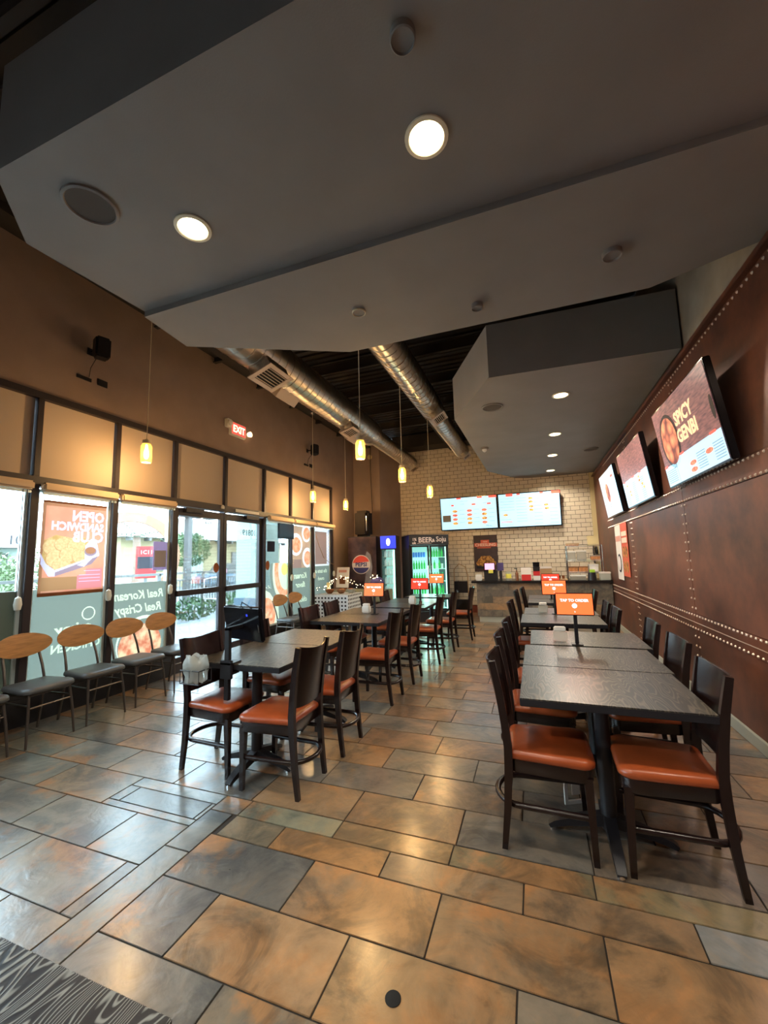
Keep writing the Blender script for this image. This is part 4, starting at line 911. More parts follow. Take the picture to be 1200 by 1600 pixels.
o = bpy.data.objects.new('lamp', l); C.objects.link(o); o.parent = fc; o.location = (.5, .12, 1.05); o.rotation_euler = (-PI/2, 0, 0)
# hand truck right of cooler
q = thing('hand_truck', 'folded hand truck leaning on the brick wall beside the cooler', 'hand truck', (-1.86, 10.85, 0))
obj('frame', MB().tube([(-.18, 0, .05), (-.18, .05, 1.15), (-.05, .08, 1.30), (.12, .05, 1.22), (.18, .04, 1.0), (.18, 0, .05)], .014), 'kraft', q, 40)
obj('cross_panel', MB().box(-.17, -.02, .55, .17, .01, .85), 'black_metal', q); obj('cross_panel', MB().box(-.17, -.03, .12, .17, .0, .38), 'black_metal', q)
obj('wheel', MB().lathe([(0, -.02), (.08, -.02), (.08, .02), (0, .02)], 16, T=lambda p: Vector((-.2+p.z, p.x+.02, .08+p.y))).lathe([(0, -.02), (.08, -.02), (.08, .02), (0, .02)], 16, T=lambda p: Vector((.2+p.z, p.x+.02, .08+p.y))), 'rubber', q, 40)

# ------------------------------------------------------------ soda cooler, vending machine, speaker
vm = thing('vending_machine', 'tall dark drinks machine with a round red white and blue PEPSI emblem', 'vending machine', (-4.42, 9.30, 0), rz=math.radians(6))
VW, VH = .74, 2.06
obj('cabinet', MB().box(0, .08, .02, VW, .78, VH, .01), 'dark_panel', vm)
fr = MB(); rows = []
for k in range(9):
    t_ = k/8; rows.append([Vector((t_*VW, .075-.075*math.sin(PI*t_)**.5, z_)) for z_ in (.10, VH-.02)])
fr.quadstrip(rows); fr.prism([(v_[0].x, v_[0].y) for v_ in rows], .10, VH-.02)
obj('front_panel', fr, 'vinyl_navy', vm, 50)
obj('printed_glass', MB().poly([(.44, .85), (.60, .9), (.66, 1.3), (.62, 1.6), (.52, 1.68), (.46, 1.5), (.50, 1.2)], -.004), 'vinyl_smoke', vm)
cxl, czl, R0 = .37, 1.36, .235
obj('emblem_disc', MB().disc(cxl, czl, R0, R0, -.008, .002, 36), 'logo_white', vm)
def seg(t0, t1, r, n=16): return [(cxl+r*math.cos(t0+(t1-t0)*k/n), czl+r*math.sin(t0+(t1-t0)*k/n)) for k in range(n+1)]
obj('emblem_red', MB().poly(seg(math.radians(18), math.radians(170), R0*.92), -.0105), 'logo_red', vm)
obj('emblem_blue', MB().poly(seg(math.radians(200), math.radians(338), R0*.92), -.0105), 'logo_blue', vm)
obj('lettering', text_mb('PEPSI', cxl, czl-.045, .135, -.012, bold=.004), 'logo_blue', vm)
sp_ = thing('party_speaker', 'dark tall loudspeaker standing on top of the drinks machine', 'speaker', (-4.06, 9.42, VH))
obj('cabinet', MB().box(-.20, -.02, 0, .18, .34, .66, .06), 'cabinet_brown', sp_, 40); obj('cord', MB().tube([(-.10, .96, 2.6), (-.11, .96, 1.9), (-.09, .95, 1.2), (-.05, .9, .7), (0, .33, .45)], .008, 6), 'rubber', sp_); sp_k = obj('side_grip', MB().box(.13, -.03, .12, .16, -.01, .52, .01), 'chrome', sp_); obj('label_plate', MB().rect(-.09, .42, -.05, .55, -.021, .003), 'paper', sp_)
obj('front_grille', MB().box(-.16, -.03, .05, .11, -.015, .60, .02), 'cabinet_brown', sp_, 40)
sc_ = thing('slim_cooler', 'slim lit glass door cooler with a blue header beside the drinks machine', 'refrigerator', (-3.60, 9.52, 0), rz=math.radians(6))
obj('cabinet', MB().box(0, .03, 0, .03, .5, 2.06).box(.36, .03, 0, .39, .5, 2.06).box(0, .47, 0, .39, .5, 2.06).box(0, .03, 1.72, .39, .5, 2.06).box(0, .03, 0, .39, .5, .3), 'dark_panel', sc_)
obj('header_panel', MB().box(0, 0, 1.74, .39, .03, 2.05, .004), 'led_blue', sc_); sc_h = obj('header_emblem', MB().disc(.2, 1.9, .05, .09, -.002), 'menu_white', sc_); MAT['led_blue'].node_tree.nodes['Principled BSDF'].inputs['Emission Strength'].default_value = .8
obj('interior', MB().box(.03, .44, .30, .36, .46, 1.72), 'cooler_inner', sc_); obj('light_tube', MB().box(.30, .06, .32, .345, .09, 1.70), 'cooler_light', sc_)
for k in range(6): obj('shelf', MB().box(.03, .08, .42+.22*k, .36, .44, .43+.22*k), 'white_plastic', sc_)
for k in range(6):
    for j in range(3): 
        o = obj('bottle_row', MB().lathe([(0, 0), (.035, 0), (.035, .12), (.014, .16), (0, .165)], 10, .09+.085*j, .15), 'white_can', sc_, loc=(0, 0, .431+.22*k))
obj('glass_door', MB().box(0, 0, .28, .03, .03, 1.74).box(.36, 0, .28, .39, .03, 1.74).box(0, 0, .28, .39, .03, .31).box(0, 0, 1.71, .39, .03, 1.74), 'black_metal', sc_)
obj('door_pane', MB().box(.03, .01, .31, .36, .018, 1.71), 'cooler_glass', sc_)

# ------------------------------------------------------------ tables
def cross_base(q, cx, cy, L_=.30, rot=0):
    obj('column', MB().tube([(cx, cy, .05), (cx, cy, .725)], .038, 16).box(cx-.15, cy-.15, .712, cx+.15, cy+.15, .724), 'black_metal', q, 40)
    for k in range(4):
        a = rot+k*PI/2; T = lambda p, a=a: Matrix.Rotation(a, 3, 'Z') @ p+Vector((cx, cy, 0))
        lg = obj('base_leg', MB().bar([(.0, 0, .10), (.08, 0, .085), (L_*.7, 0, .055), (L_-.03, 0, .035), (L_, 0, .018)], [.06, .055, .05, .045, .04], [.06, .05, .035, .03, .02], T), 'black_metal', q, 40)
        obj('glide', MB().lathe([(0, 0), (.02, 0), (.02, .018), (0, .02)], 12, T=lambda p, T=T: T(p+Vector((L_-.02, 0, 0)))), 'chrome', lg)
ntab = 0
def table(x0, y0, x1, y1, label, off=(0, 0), group=None):
    cx, cy = (x0+x1)/2, (y0+y1)/2
    q = thing('dining_table', label, 'table', (cx, cy, 0), group=group); w, d = x1-x0, y1-y0
    obj('tabletop', MB().box(-w/2+.003, -d/2+.003, .750, w/2-.003, d/2-.003, .765, .001), 'table_wood', q); obj('edge_band', MB().box(-w/2+.001, -d/2+.001, .725, w/2-.001, d/2-.001, .762, .003), 'black_metal', q)
    cross_base(q, *off); return q
GL, GRR = 'tables of the window side row', 'tables of the copper wall row'
table(-2.50, 2.47, -1.70, 3.185, 'dark square dining table nearest the camera in the left row', (.08, -.18), GL)
table(-2.50, 3.19, -1.70, 3.90, 'dark table pushed up behind the nearest one of the left row', (.08, 0), GL)
table(-2.62, 4.42, -1.72, 5.07, 'dark table at the near end of the second group, left row', (0, 0), GL)
table(-2.62, 5.08, -1.72, 5.74, 'dark table of the left row carrying the nearest orange tablet', (0, 0), GL)
table(-2.45, 5.86, -1.55, 6.52, 'dark table of the left row with the middle orange tablet', (0, 0), GL)
table(-2.45, 6.53, -1.55, 7.20, 'dark table behind the middle tablet of the left row', (0, 0), GL)
table(-2.35, 7.42, -1.50, 8.10, 'farthest dark table of the left row, before the beer cooler', (0, 0), GL)
table(-.12, 2.29, .73, 2.97, 'large dark table nearest the camera in the right row', (-.02, -.05), GRR)
table(-.12, 2.975, .75, 3.63, 'second dark table of the right row, joined to the nearest', (0, 0), GRR)
table(-.08, 3.665, .80, 4.33, 'third dark table of the right row, holding the big orange tablet', (0, .10), GRR)
table(-.19, 4.77, .66, 5.455, 'fourth dark table of the right row, beyond the aisle gap', (0, 0), GRR)
table(-.17, 5.475, .68, 6.10, 'fifth dark table of the right row with the second orange tablet', (0, 0), GRR)
table(-.14, 6.72, .68, 7.32, 'sixth dark table of the right row with the third tablet', (0, 0), GRR)
table(-.14, 7.34, .70, 8.00, 'last dark table of the right row near the counter', (0, 0), GRR)
# zebra-striped table corner beside the camera
q = thing('zebra_table', 'black and grey striped wood grain table corner at the bottom left', 'table', (-1.55, .13, 0))
obj('tabletop', MB().box(-.75, -.45, .727, .95, .449, .765, .003), 'zebra_wood', q); cross_base(q, 0, 0)

# ------------------------------------------------------------ dining chairs (front towards local +x)
def outline(rear=.185, front=.215, x0=-.20, x1=.215, rc=.06, n=5):
    pts = []
    for (cx, cy, a0) in ((x1-rc, front-rc, 0), (x0+rc*.5, rear-rc*.5, 90), (x0+rc*.5, -rear+rc*.5, 180), (x1-rc, -front+rc, 270)):
        rr = rc if cx > 0 else rc*.5
        for k in range(n+1):
            a = math.radians(a0+90*k/n); pts.append((cx+rr*math.cos(a), cy+rr*math.sin(a)))
    return pts
def layered(rings):
    m_ = MB(); n = len(rings[0][0]); vs = []
    for pts, sc, z_ in rings: vs += [(x*sc, y*sc, z_) for x, y in pts]
    fs = [(i*n+k, i*n+(k+1) % n, (i+1)*n+(k+1) % n, (i+1)*n+k) for i in range(len(rings)-1) for k in range(n)]+[tuple(range(n-1, -1, -1)), tuple((len(rings)-1)*n+k for k in range(n))]
    return m_.add(vs, fs)
def make_chair(label):
    q = thing('dining_chair', label, 'chair'); O = outline()
    obj('seat', layered([(O, .96, .440), (O, 1.0, .448), (O, 1.01, .462), (O, .99, .475), (O, .93, .485), (O, .80, .491), (O, .5, .495), (O, .15, .496)]), 'seat_orange', q, 60)
    obj('seat_frame', layered([(O, .93, .375), (O, .95, .38), (O, .95, .44)]), 'chair_wood', q, 40)
    for s in (-1, 1):
        obj('leg', MB().bar([(.185, s*.180, 0), (.180, s*.180, .22), (.175, s*.180, .40)], [.027, .033, .040], [.027, .033, .040]), 'chair_wood', q, label=None)
    for s in (-1, 1):
        obj('back_leg', MB().bar([(-.240, s*.175, 0), (-.215, s*.176, .20), (-.200, s*.178, .40), (-.198, s*.179, .50), (-.208, s*.183, .62), (-.228, s*.188, .78), (-.256, s*.194, .935)], [.026, .028, .030, .030, .029, .028, .026], [.028, .036, .042, .042, .040, .037, .032]), 'chair_wood', q)
    rows = []
    def back(y_, z_):
        t_ = (z_-.52)/.40; xb = -.200-.052*max(0, t_)**1.3
        return xb-.05*(1-(y_/.172)**2)*(.5+.5*max(t_, 0))
    NZ, NY = 6, 10; G = []
    for i in range(NZ+1):
        for j in range(NY+1):
            y_ = -.172+.344*j/NY; zt = .925-.012*(1-(y_/.172)**2); z_ = .535+.012*(y_/.172)**2+(zt-.535)*i/NZ
            G.append((y_, z_))
    m_ = MB(); vs = [(back(y_, z_)+.006, y_, z_) for y_, z_ in G]+[(back(y_, z_)-.006, y_, z_) for y_, z_ in G]; n_ = NY+1; K = len(G); fs = []
    for i in range(NZ):
        for j in range(NY):
            a = i*n_+j; fs += [(a, a+1, a+n_+1, a+n_), (K+a, K+a+n_, K+a+n_+1, K+a+1)]
    for j in range(NY): fs += [(j, K+j, K+j+1, j+1), (NZ*n_+j, NZ*n_+j+1, K+NZ*n_+j+1, K+NZ*n_+j)]
    for i in range(NZ): a = i*n_; fs += [(a, a+n_, K+a+n_, K+a), (a+NY, K+a+NY, K+a+NY+n_, a+NY+n_)]
    obj('backrest', m_.add(vs, fs), 'chair_wood', q, 40)
    hp = [(.18, .170, .205), (-.05, .160, .205), (-.15, .156, .205)]+[(-.15-.125*math.sin(a), .156*math.cos(a), .205) for a in [PI*k/12 for k in range(1, 12)]]+[(-.15, -.156, .205), (-.05, -.160, .205), (.18, -.170, .205)]
    obj('stretcher', MB().tube(hp, .0165, 8, flat=.9), 'chair_wood', q, 50)
    return q
ch = []
P_ = [ # x, y, facing(+1:+x), label
 (-1.73, 2.54, -1, 'aisle side chair nearest the camera in the left table row'),
 (-1.71, 3.14, -1, 'second aisle side chair of the left table row'),
 (-1.70, 4.27, -1, 'third aisle side chair of the left table row'),
 (-1.68, 5.0, -1, 'fourth aisle side chair of the left table row'),
 (-1.58, 5.96, -1, 'fifth aisle side chair of the left table row'),
 (-1.52, 6.76, -1, 'sixth aisle side chair of the left table row'),
 (-1.38, 7.72, -1, 'farthest aisle side chair of the left row, standing out by the brick wall'),
 (-2.285, 2.62, 1, 'window side chair nearest the camera, behind the bag holder'),
 (-2.285, 3.27, 1, 'second window side chair, its seat showing under the near table'),
 (-2.43, 4.50, 1, 'third window side chair of the left table row'),
 (-2.43, 5.10, 1, 'fourth window side chair of the left table row'),
 (-2.265, 5.96, 1, 'fifth window side chair, behind the nearest orange tablet'),
 (-2.265, 6.76, 1, 'sixth window side chair, left of the beer cooler base'),
 (.0, 2.52, 1, 'aisle side chair nearest the camera in the right table row'),
 (-.02, 3.2, 1, 'second aisle side chair of the right table row'),
 (-.01, 3.84, 1, 'third aisle side chair of the right table row'),
 (-.06, 5.36, 1, 'fourth aisle side chair of the right table row'),
 (-.06, 7.00, 1, 'fifth aisle side chair of the right table row'),
 (0.02, 7.55, 1, 'sixth aisle side chair of the right row, closest to the counter'),
 (.53, 2.50, -1, 'wall side chair nearest the camera in the right table row'),
 (.60, 3.25, -1, 'second wall side chair of the right table row'),
 (.62, 3.97, -1, 'third wall side chair of the right table row'),
 (.50, 4.82, -1, 'fourth wall side chair of the right table row'),
 (.50, 5.40, -1, 'fifth wall side chair of the right table row'),
 (.58, 7.06, -1, 'sixth wall side chair of the right table row'),
]
proto = None
for x, y, f_, lb_ in P_:
    lab = 'dark wood orange seat '+lb_
    lab = ' '.join(lab.split()[:16])
    rz = (0 if f_ > 0 else PI)+random.uniform(-.04, .04)
    if proto is None:
        proto = make_chair(lab); proto['group'] = 'dining chairs with orange seats'; proto.location = (x, y, 0); proto.rotation_euler = (0, 0, rz)
    else: dup(proto, (x, y, 0), rz, lab)

# ------------------------------------------------------------ waiting chairs
def make_wait(label):
    q = thing('waiting_chair', label, 'chair', group='oval back waiting chairs along the windows')
    O = outline(.19, .215, -.20, .21, .09)
    obj('seat', layered([(O, .95, .425), (O, 1.0, .432), (O, 1.0, .452), (O, .96, .466), (O, .8, .474), (O, .4, .478)]), 'grey_vinyl', q, 60)
    m_ = MB(); n_ = 28; rings = []
    for (k_, dx) in ((1, 0), (.97, .012)): pass
    vs = []; 
    for side in (0, 1):
        for rr in (1.0, .6, .25):
            for k in range(n_):
                a = 2*PI*k/n_; yy = .232*math.cos(a)*rr; zz = .785+(.102*math.sin(a)*rr)*(1 if math.sin(a) > 0 else 1.12)
                xx = -.225-.05*(1-(yy/.232)**2)-.12*(zz-.785)+(.006 if side else -.006)*(1 if rr < 1 else .5); vs.append((xx, yy, zz))
    fs = []
    for side in (0, 1):
        b0 = side*3*n_
        for i in range(2):
            for k in range(n_): fs.append((b0+i*n_+k, b0+i*n_+(k+1) % n_, b0+(i+1)*n_+(k+1) % n_, b0+(i+1)*n_+k))
        fs.append(tuple(b0+2*n_+k for k in range(n_)))
    for k in range(n_): fs.append((k, 3*n_+k, 3*n_+(k+1) % n_, (k+1) % n_))
    obj('backrest', m_.add(vs, fs), 'oak_back', q, 50)
    for s in (-1, 1):
        obj('back_leg', MB().tube([(-.25, s*.165, 0), (-.20, s*.16, .25), (-.175, s*.155, .44), (-.215, s*.15, .58), (-.300, s*.14, .78)], .0115, 8), 'chair_steel', q, 50)
        obj('leg', MB().tube([(.215, s*.19, 0), (.19, s*.175, .25), (.16, s*.16, .425)], [.009, .0115, .0125], 8), 'chair_steel', q, 50)
    obj('seat_frame', MB().tube([(.17, -.165, .415), (.17, .165, .415)], .011, 8).tube([(-.17, -.155, .40), (.17, -.165, .415)], .011, 8).tube([(-.17, .155, .40), (.17, .165, .415)], .011, 8).tube([(-.17, -.155, .40), (-.17, .155, .40)], .011, 8), 'chair_steel', q, 50)
    obj('stretcher', MB().tube([(-.185, -.158, .33), (.18, -.168, .33)], .008, 6).tube([(-.185, .158, .33), (.18, .168, .33)], .008, 6).tube([(.18, -.17, .31), (.18, .17, .31)], .008, 6), 'chair_steel', q, 50)
    return q
wp = None
for x, y, lb_ in ((-4.26, 1.98, 'cut by the left edge of the photo'), (-4.26, 2.48, 'second from the left edge, under the poster'), (-4.26, 2.98, 'third from the left edge'), (-4.26, 3.47, 'under the mirrored lettering window'), (-4.26, 3.96, 'closest to the doors on their left'),
                  (-4.22, 6.48, 'first to the right of the doors'), (-4.22, 6.98, 'second to the right of the doors')):
    lab = 'oval oak back waiting chair with grey seat, '+lb_; lab = ' '.join(lab.split()[:16])
    if wp is None: wp = make_wait(lab); wp.location = (x, y, 0)
    else: dup(wp, (x, y, 0), random.uniform(-.03, .03), lab)

# ------------------------------------------------------------ order tablets
def tablet(x, y, label, scr='orange_screen', rz=0, w=.27, h=.165, ph=.24, back=False):
    q = thing('order_tablet', label, 'tablet', (x, y, .765), rz, group='ordering tablets on stands')
    obj('stand_base', MB().box(-.045, -.045, 0, .045, .045, .008, .003), 'black_metal', q)
    obj('stand_pole', MB().box(-.014, -.012, .008, .014, .012, ph+.06, .003), 'black_metal', q)
    T = lambda p: Matrix.Rotation(-.16, 3, 'X') @ p + Vector((0, -.02, ph))
    obj('tablet_case', MB().box(-w/2-.008, -.012, -.008, w/2+.008, .012, h+.008, .006, T), 'screen_black', q)
    if not back:
        obj('screen', MB().box(-w/2, -.0135, .0, w/2, -.012, h, 0, T), scr, q)
        a = text_mb('TAP TO ORDER', 0, h*.62, .030, -.0138, bold=.0007, th=.0003); obj('lettering', MB().add(a.v, a.f, T), 'screen_white', q)
        a = MB().disc(0, h*.42, .019, .019, -.0138, .0006, 20); obj('touch_icon', MB().add(a.v, a.f, T), 'screen_white', q)
        a = text_mb('b', 0, h*.10, .018, -.0138, th=.0003); obj('small_mark', MB().add(a.v, a.f, T), 'screen_white', q)
    else:
        obj('cradle', MB().box(-.05, .012, .02, .05, .03, h-.02, .004, T), 'black_metal', q)
    return q
tablet(.28, 3.72, 'large orange ordering tablet on the third table of the right row')
tablet(.20, 5.52, 'second orange ordering tablet of the right row, behind the large one')
tablet(.22, 7.30, 'red ordering tablet farthest back in the right row', 'red_screen')
tablet(-2.04, 5.12, 'nearest orange ordering tablet of the left row')
tablet(-1.72, 6.26, 'red ordering tablet in the middle of the left row', 'red_screen')
tablet(-1.80, 7.78, 'orange ordering tablet before the beer cooler door')
q = thing('order_tablet', 'large black tablet seen from behind, clamped to the near left table', 'tablet', (-2.14, 2.50, .765))
obj('stand_pole', MB().box(-.022, -.05, -.25, .022, -.02, .26, .004).box(-.022, -.05, .235, .022, .13, .262, .004), 'black_metal', q)
obj('clamp', MB().box(-.05, -.06, -.10, .05, -.035, .03, .004).box(-.05, -.06, .0, .05, .05, .012).box(-.05, -.05, -.07, .05, .03, -.055), 'black_metal', q)
T = lambda p: Matrix.Rotation(math.radians(-14), 3, 'Z') @ (Matrix.Rotation(.15, 3, 'X') @ p) + Vector((0.02, .14, .14))
obj('tablet_case', MB().box(-.22, -.02, 0, .21, .02, .26, .01, T), 'screen_black', q)
obj('blue_light', MB().box(.06, -.022, .19, .075, -.02, .205, 0, T), 'led_blue', q)
obj('cable', MB().tube([T(Vector((.0, -.02, .25))), T(Vector((.04, -.03, .30))), T(Vector((.10, -.02, .27))), T(Vector((.16, 0, .20))), T(Vector((.20, -.03, .08)))], .004, 6), 'rubber', q)
# bag basket clamped to the table edge
q = thing('bag_holder', 'wire basket with a crumpled white bag hooked on the near left table edge', 'basket', (-2.345, 2.375, .74))
m_ = MB()
for z_ in (0, -.09): m_.tube([(-.085+.085*0, -.06, z_), (.085, -.06, z_), (.085, .06, z_), (-.085, .06, z_), (-.085, -.06, z_)], .004, 6)
for a_, b_ in ((-.085, -.06), (0, -.06), (.085, -.06), (.085, .06), (-.085, .06)): m_.tube([(a_, b_, 0), (a_, b_, -.09)], .003, 6)
obj('basket_frame', m_, 'black_metal', q); obj('hook', MB().box(-.02, .06, -.02, .02, .09, .012), 'black_metal', q)
pr = []; vs = []; n_ = 20
prof = [(.045, -.085), (.075, -.08), (.074, -.02), (.088, .005), (.098, .03), (.086, .06), (.068, .088), (.055, .084), (.050, .04), (.045, .0)]
rnd = [random.uniform(-.015, .015) for _ in range(n_*len(prof))]
vs = [((r_+rnd[i*n_+k])*math.cos(2*PI*k/n_)*1.05, (r_+rnd[i*n_+k])*math.sin(2*PI*k/n_)*.75, z_+rnd[(i*n_+k*7) % len(rnd)]) for i, (r_, z_) in enumerate(prof) for k in range(n_)]
fs = [(i*n_+k, i*n_+(k+1) % n_, (i+1)*n_+(k+1) % n_, (i+1)*n_+k) for i in range(len(prof)-1) for k in range(n_)]+[tuple(range(n_))]
obj('white_bag', MB().add(vs, fs), 'clear_plastic', q, 70)
# napkin dispensers / crumpled packs beside tablets
def napkin(x, y, label, m='white_plastic', z=.765):
    q = thing('napkin_holder', label, 'napkin holder', (x, y, z), group='napkin holders on the tables')
    obj('holder', MB().box(-.055, -.04, 0, .055, .04, .10, .012), m, q, 40); obj('napkins', MB().box(-.045, -.03, .09, .045, .03, .125, .006), 'paper', q)
napkin(.16, 3.80, 'clear napkin holder left of the large right row tablet', 'clear_plastic'); napkin(.06, 5.62, 'clear napkin holder left of the second right row tablet', 'clear_plastic')
napkin(-2.20, 5.22, 'white napkin holder left of the nearest left row tablet'); napkin(-1.88, 6.36, 'white napkin holder beside the red left row tablet'); 
# menu cards at table ends
for x, y, z_, nm in ((.14, 2.86, .0, 'white plastic frame standing on the floor under the near right table'),):
    q = thing('floor_frame', nm, 'frame', (x, y, 0), .5)
    obj('frame', MB().box(-.07, -.006, 0, .07, .006, .02).box(-.07, -.006, .14, .07, .006, .16).box(-.07, -.006, 0, -.05, .006, .16).box(.05, -.006, 0, .07, .006, .16), 'white_plastic', q)
    obj('plate', MB().box(-.02, -.004, .05, .03, .004, .12), 'white_plastic', q)

# ------------------------------------------------------------ decorated side tables in the far left corner
q = thing('checkered_table', 'small table under a black and white checkered cloth near the last window', 'table', (-3.98, 7.95, 0))
obj('tabletop', MB().box(-.36, -.34, .74, .36, .34, .765), 'black_metal', q)
for a_, b_ in ((-1, -1), (1, -1), (1, 1), (-1, 1)): obj('leg', MB().box(a_*.32-.02, b_*.30-.02, 0, a_*.32+.02, b_*.30+.02, .74), 'black_metal', q)
wv = obj('cloth', MB().box(-.38, -.36, .768, .38, .36, .778, .003).box(-.38, -.364, .16, .38, -.356, .77).box(.376, -.36, .28, .384, .36, .77), 'cloth_white', q)
ck = MB(); s = .038
for i in range(20):
    for j in range(20):
        if i % 2 == 0:
            x0 = -.38+i*s
            if x0+s > .381: continue
            if j % 2 == 0:
                if .16+j*s+s < .77: ck.box(x0, -.3665, .16+j*s, x0+s, -.364, .16+j*s+s)
                if j*s < .7: ck.box(x0, -.36+j*s, .778, x0+s, -.36+j*s+s, .779)
                if j*s < .68 and i < 13: ck.box(.384, -.36+j*s, .28+i*s, .386, -.36+j*s+s, .28+i*s+s)
obj('check_pattern', ck, 'cloth_black', wv, label='black squares woven in the cloth')
q = thing('display_table', 'long side table with pale green drape in the far left corner', 'table', (-3.78, 8.78, 0))
obj('tabletop', MB().box(-.62, -.28, .76, .62, .28, .79, .004), 'green_drape', q); obj('drape', MB().box(-.62, -.29, .55, .62, -.28, .775).box(.62, -.28, .55, .63, .28, .775), 'green_drape', q)
for a_, b_ in ((-1, -1), (1, -1), (1, 1), (-1, 1)): obj('leg', MB().box(a_*.58-.02, b_*.24-.02, 0, a_*.58+.02, b_*.24+.02, .76), 'black_metal', q)
q = thing('string_lights', 'warm fairy light string draped over the corner side tables', 'string lights', (-3.98, 8.2, .80))
pts = [(-.40, -.50, .08), (-.30, -.2, .10), (-.35, .1, .22), (-.15, .2, .30), (.05, .25, .22), (.2, .3, .10), (.40, .30, .05), (.6, .34, .06), (.75, .36, .02)]
obj('wire', MB().tube(pts, .003, 5), 'copper_dark', q)
bb = MB()
for i in range(64):
    t_ = random.random()*(len(pts)-1.001); k = int(t_); a_ = Vector(pts[k]).lerp(Vector(pts[k+1]), t_-k); r0 = .0075
    c_ = a_+Vector((random.uniform(-.06, .06), random.uniform(-.05, .05), random.uniform(-.04, .05)))
    bb.add([c_+Vector(v)*r0 for v in ((1, 0, 0), (-1, 0, 0), (0, 1, 0), (0, -1, 0), (0, 0, 1), (0, 0, -1))], [(0, 2, 4), (2, 1, 4), (1, 3, 4), (3, 0, 4), (2, 0, 5), (1, 2, 5), (3, 1, 5), (0, 3, 5)])
stuff(obj('tiny_bulbs', bb, 'fairy', q))
q = thing('paper_sign', 'cream paper sign with red heading standing on the corner table', 'sign', (-4.28, 8.70, .79), -.1)
obj('board', MB().box(-.17, 0, .05, .17, .008, .52, 0, lambda p: Vector((p.x, p.y+p.z*.15, p.z))), 'paper', q); obj('heading', MB().box(-.12, -.003, .40, .10, 0, .46, 0, lambda p: Vector((p.x, p.y+p.z*.15, p.z))), 'paper_print', q); obj('easel', MB().box(-.08, .02, 0, .08, .10, .3), 'bottle_amber', q)
fr_items = [('bowl', 'dark bowl of brown snacks on the checkered cloth', -4.15, 7.85, 'bottle_amber'), ('bowl', 'amber bowl beside the dark bowl on the checkered cloth', -3.90, 7.90, 'wicker'), ('bowl', 'grey bowl at the right of the checkered cloth', -3.72, 8.0, 'teal_grey')]
for nm, lb_, x, y, mm in fr_items:
    q = thing(nm, lb_, 'bowl', (x, y, .7795)); obj('bowl_body', MB().lathe([(0, 0), (.045, 0), (.09, .05), (.10, .09), (.092, .09), (.04, .02), (0, .018)], 20), mm, q, 50)
    pc_ = MB()
    for k in range(7): pc_.lathe([(0, 0), (.028, .01), (.028, .035), (0, .045)], 8, random.uniform(-.05, .05), random.uniform(-.05, .05), T=lambda p: p+Vector((0, 0, .055)))
    stuff(obj('contents', pc_, 'food_box', q, 60))
q = thing('round_lantern', 'dark round pumpkin shaped lantern with small lights before the drinks machine', 'lantern', (-3.42, 8.78, .79))
m_ = MB(); n_ = 24
vs = [((.17*math.sin(PI*i/10)*(1+.05*math.cos(8*2*PI*k/n_)))*math.cos(2*PI*k/n_), (.17*math.sin(PI*i/10)*(1+.05*math.cos(8*2*PI*k/n_)))*math.sin(2*PI*k/n_), .15-.145*math.cos(PI*i/10)) for i in range(1, 10) for k in range(n_)]
fs = [(i*n_+k, i*n_+(k+1) % n_, (i+1)*n_+(k+1) % n_, (i+1)*n_+k) for i in range(8) for k in range(n_)]+[tuple(range(n_-1, -1, -1)), tuple(8*n_+k for k in range(n_))]
obj('shell', m_.add(vs, fs), 'purple', q, 60); obj('stem', MB().tube([(0, 0, .28), (.01, 0, .33), (.03, 0, .35)], .014, 8), 'black_metal', q, 50)
bb = MB()
for i in range(12):
    a_ = random.uniform(-2.6, -.5); c_ = Vector((.15*math.cos(a_), .15*math.sin(a_), random.uniform(.2, .34))); bb.add([c_+Vector(v)*.008 for v in ((1, 0, 0), (-1, 0, 0), (0, 1, 0), (0, -1, 0), (0, 0, 1), (0, 0, -1))], [(0, 2, 4), (2, 1, 4), (1, 3, 4), (3, 0, 4), (2, 0, 5), (1, 2, 5), (3, 1, 5), (0, 3, 5)])
stuff(obj('tiny_bulbs', bb, 'fairy', q))
q = thing('candle_pillar', 'cream candle on the corner side table', 'candle', (-4.32, 8.1, .7795)); obj('wax', MB().lathe([(0, 0), (.035, 0), (.035, .22), (0, .215)], 14), 'cream_paint', q, 40); obj('wick', MB().tube([(0, 0, .215), (0, 0, .235)], .003, 5), 'black_metal', q)

# ------------------------------------------------------------ outdoors
struct('ground', MB().box(-60, -25, -.20, XL-.2, 60, -.03), 'asphalt', label='pale parking lot and street outside')
struct('sidewalk', MB().box(-8.9, -12, -.03, XL-.12, 30, -.005), 'concrete_out', label='pale concrete walkway outside the doors')
def col_out(y0, y1, x0, x1, label):
    q = thing('canopy_pillar', label, 'pillar', ((x0+x1)/2, (y0+y1)/2, 0)); w, d = (x1-x0)/2, (y1-y0)/2
    obj('shaft', MB().box(-w, -d, .0, w, d, 3.3, .01), 'stucco_mint', q); obj('base', MB().box(-w-.03, -d-.03, 0, w+.03, d+.03, .62, .01), 'car_paint', q)
col_out(8.30, 9.25, -7.0, -6.4, 'mint white pillar with blue grey base outside the right door')
q = thing('railing', 'grey painted baluster railing beyond the walkway', 'fence', (-9.2, 2, 0))
obj('rail', MB().box(-.03, -6, 1.20, .03, 18, 1.26).box(-.03, -6, 1.02, .03, 18, 1.06).box(-.03, -6, .10, .03, 18, .15), 'fence_paint', q)
pm = mesh(MB().box(-.03, -.03, -.03, .03, .03, 1.24), 'fence_paint', name='post'); bm_ = mesh(MB().box(-.012, -.012, .12, .012, .012, 1.04), 'fence_paint', name='baluster')
for k in range(17): link('post', pm, q, (0, -6+1.5*k, 0))
for k in range(24*9):
    y = -6+k/9
    if 2.5 < y+2 < 18: link('baluster', bm_, q, (0, y, 0))
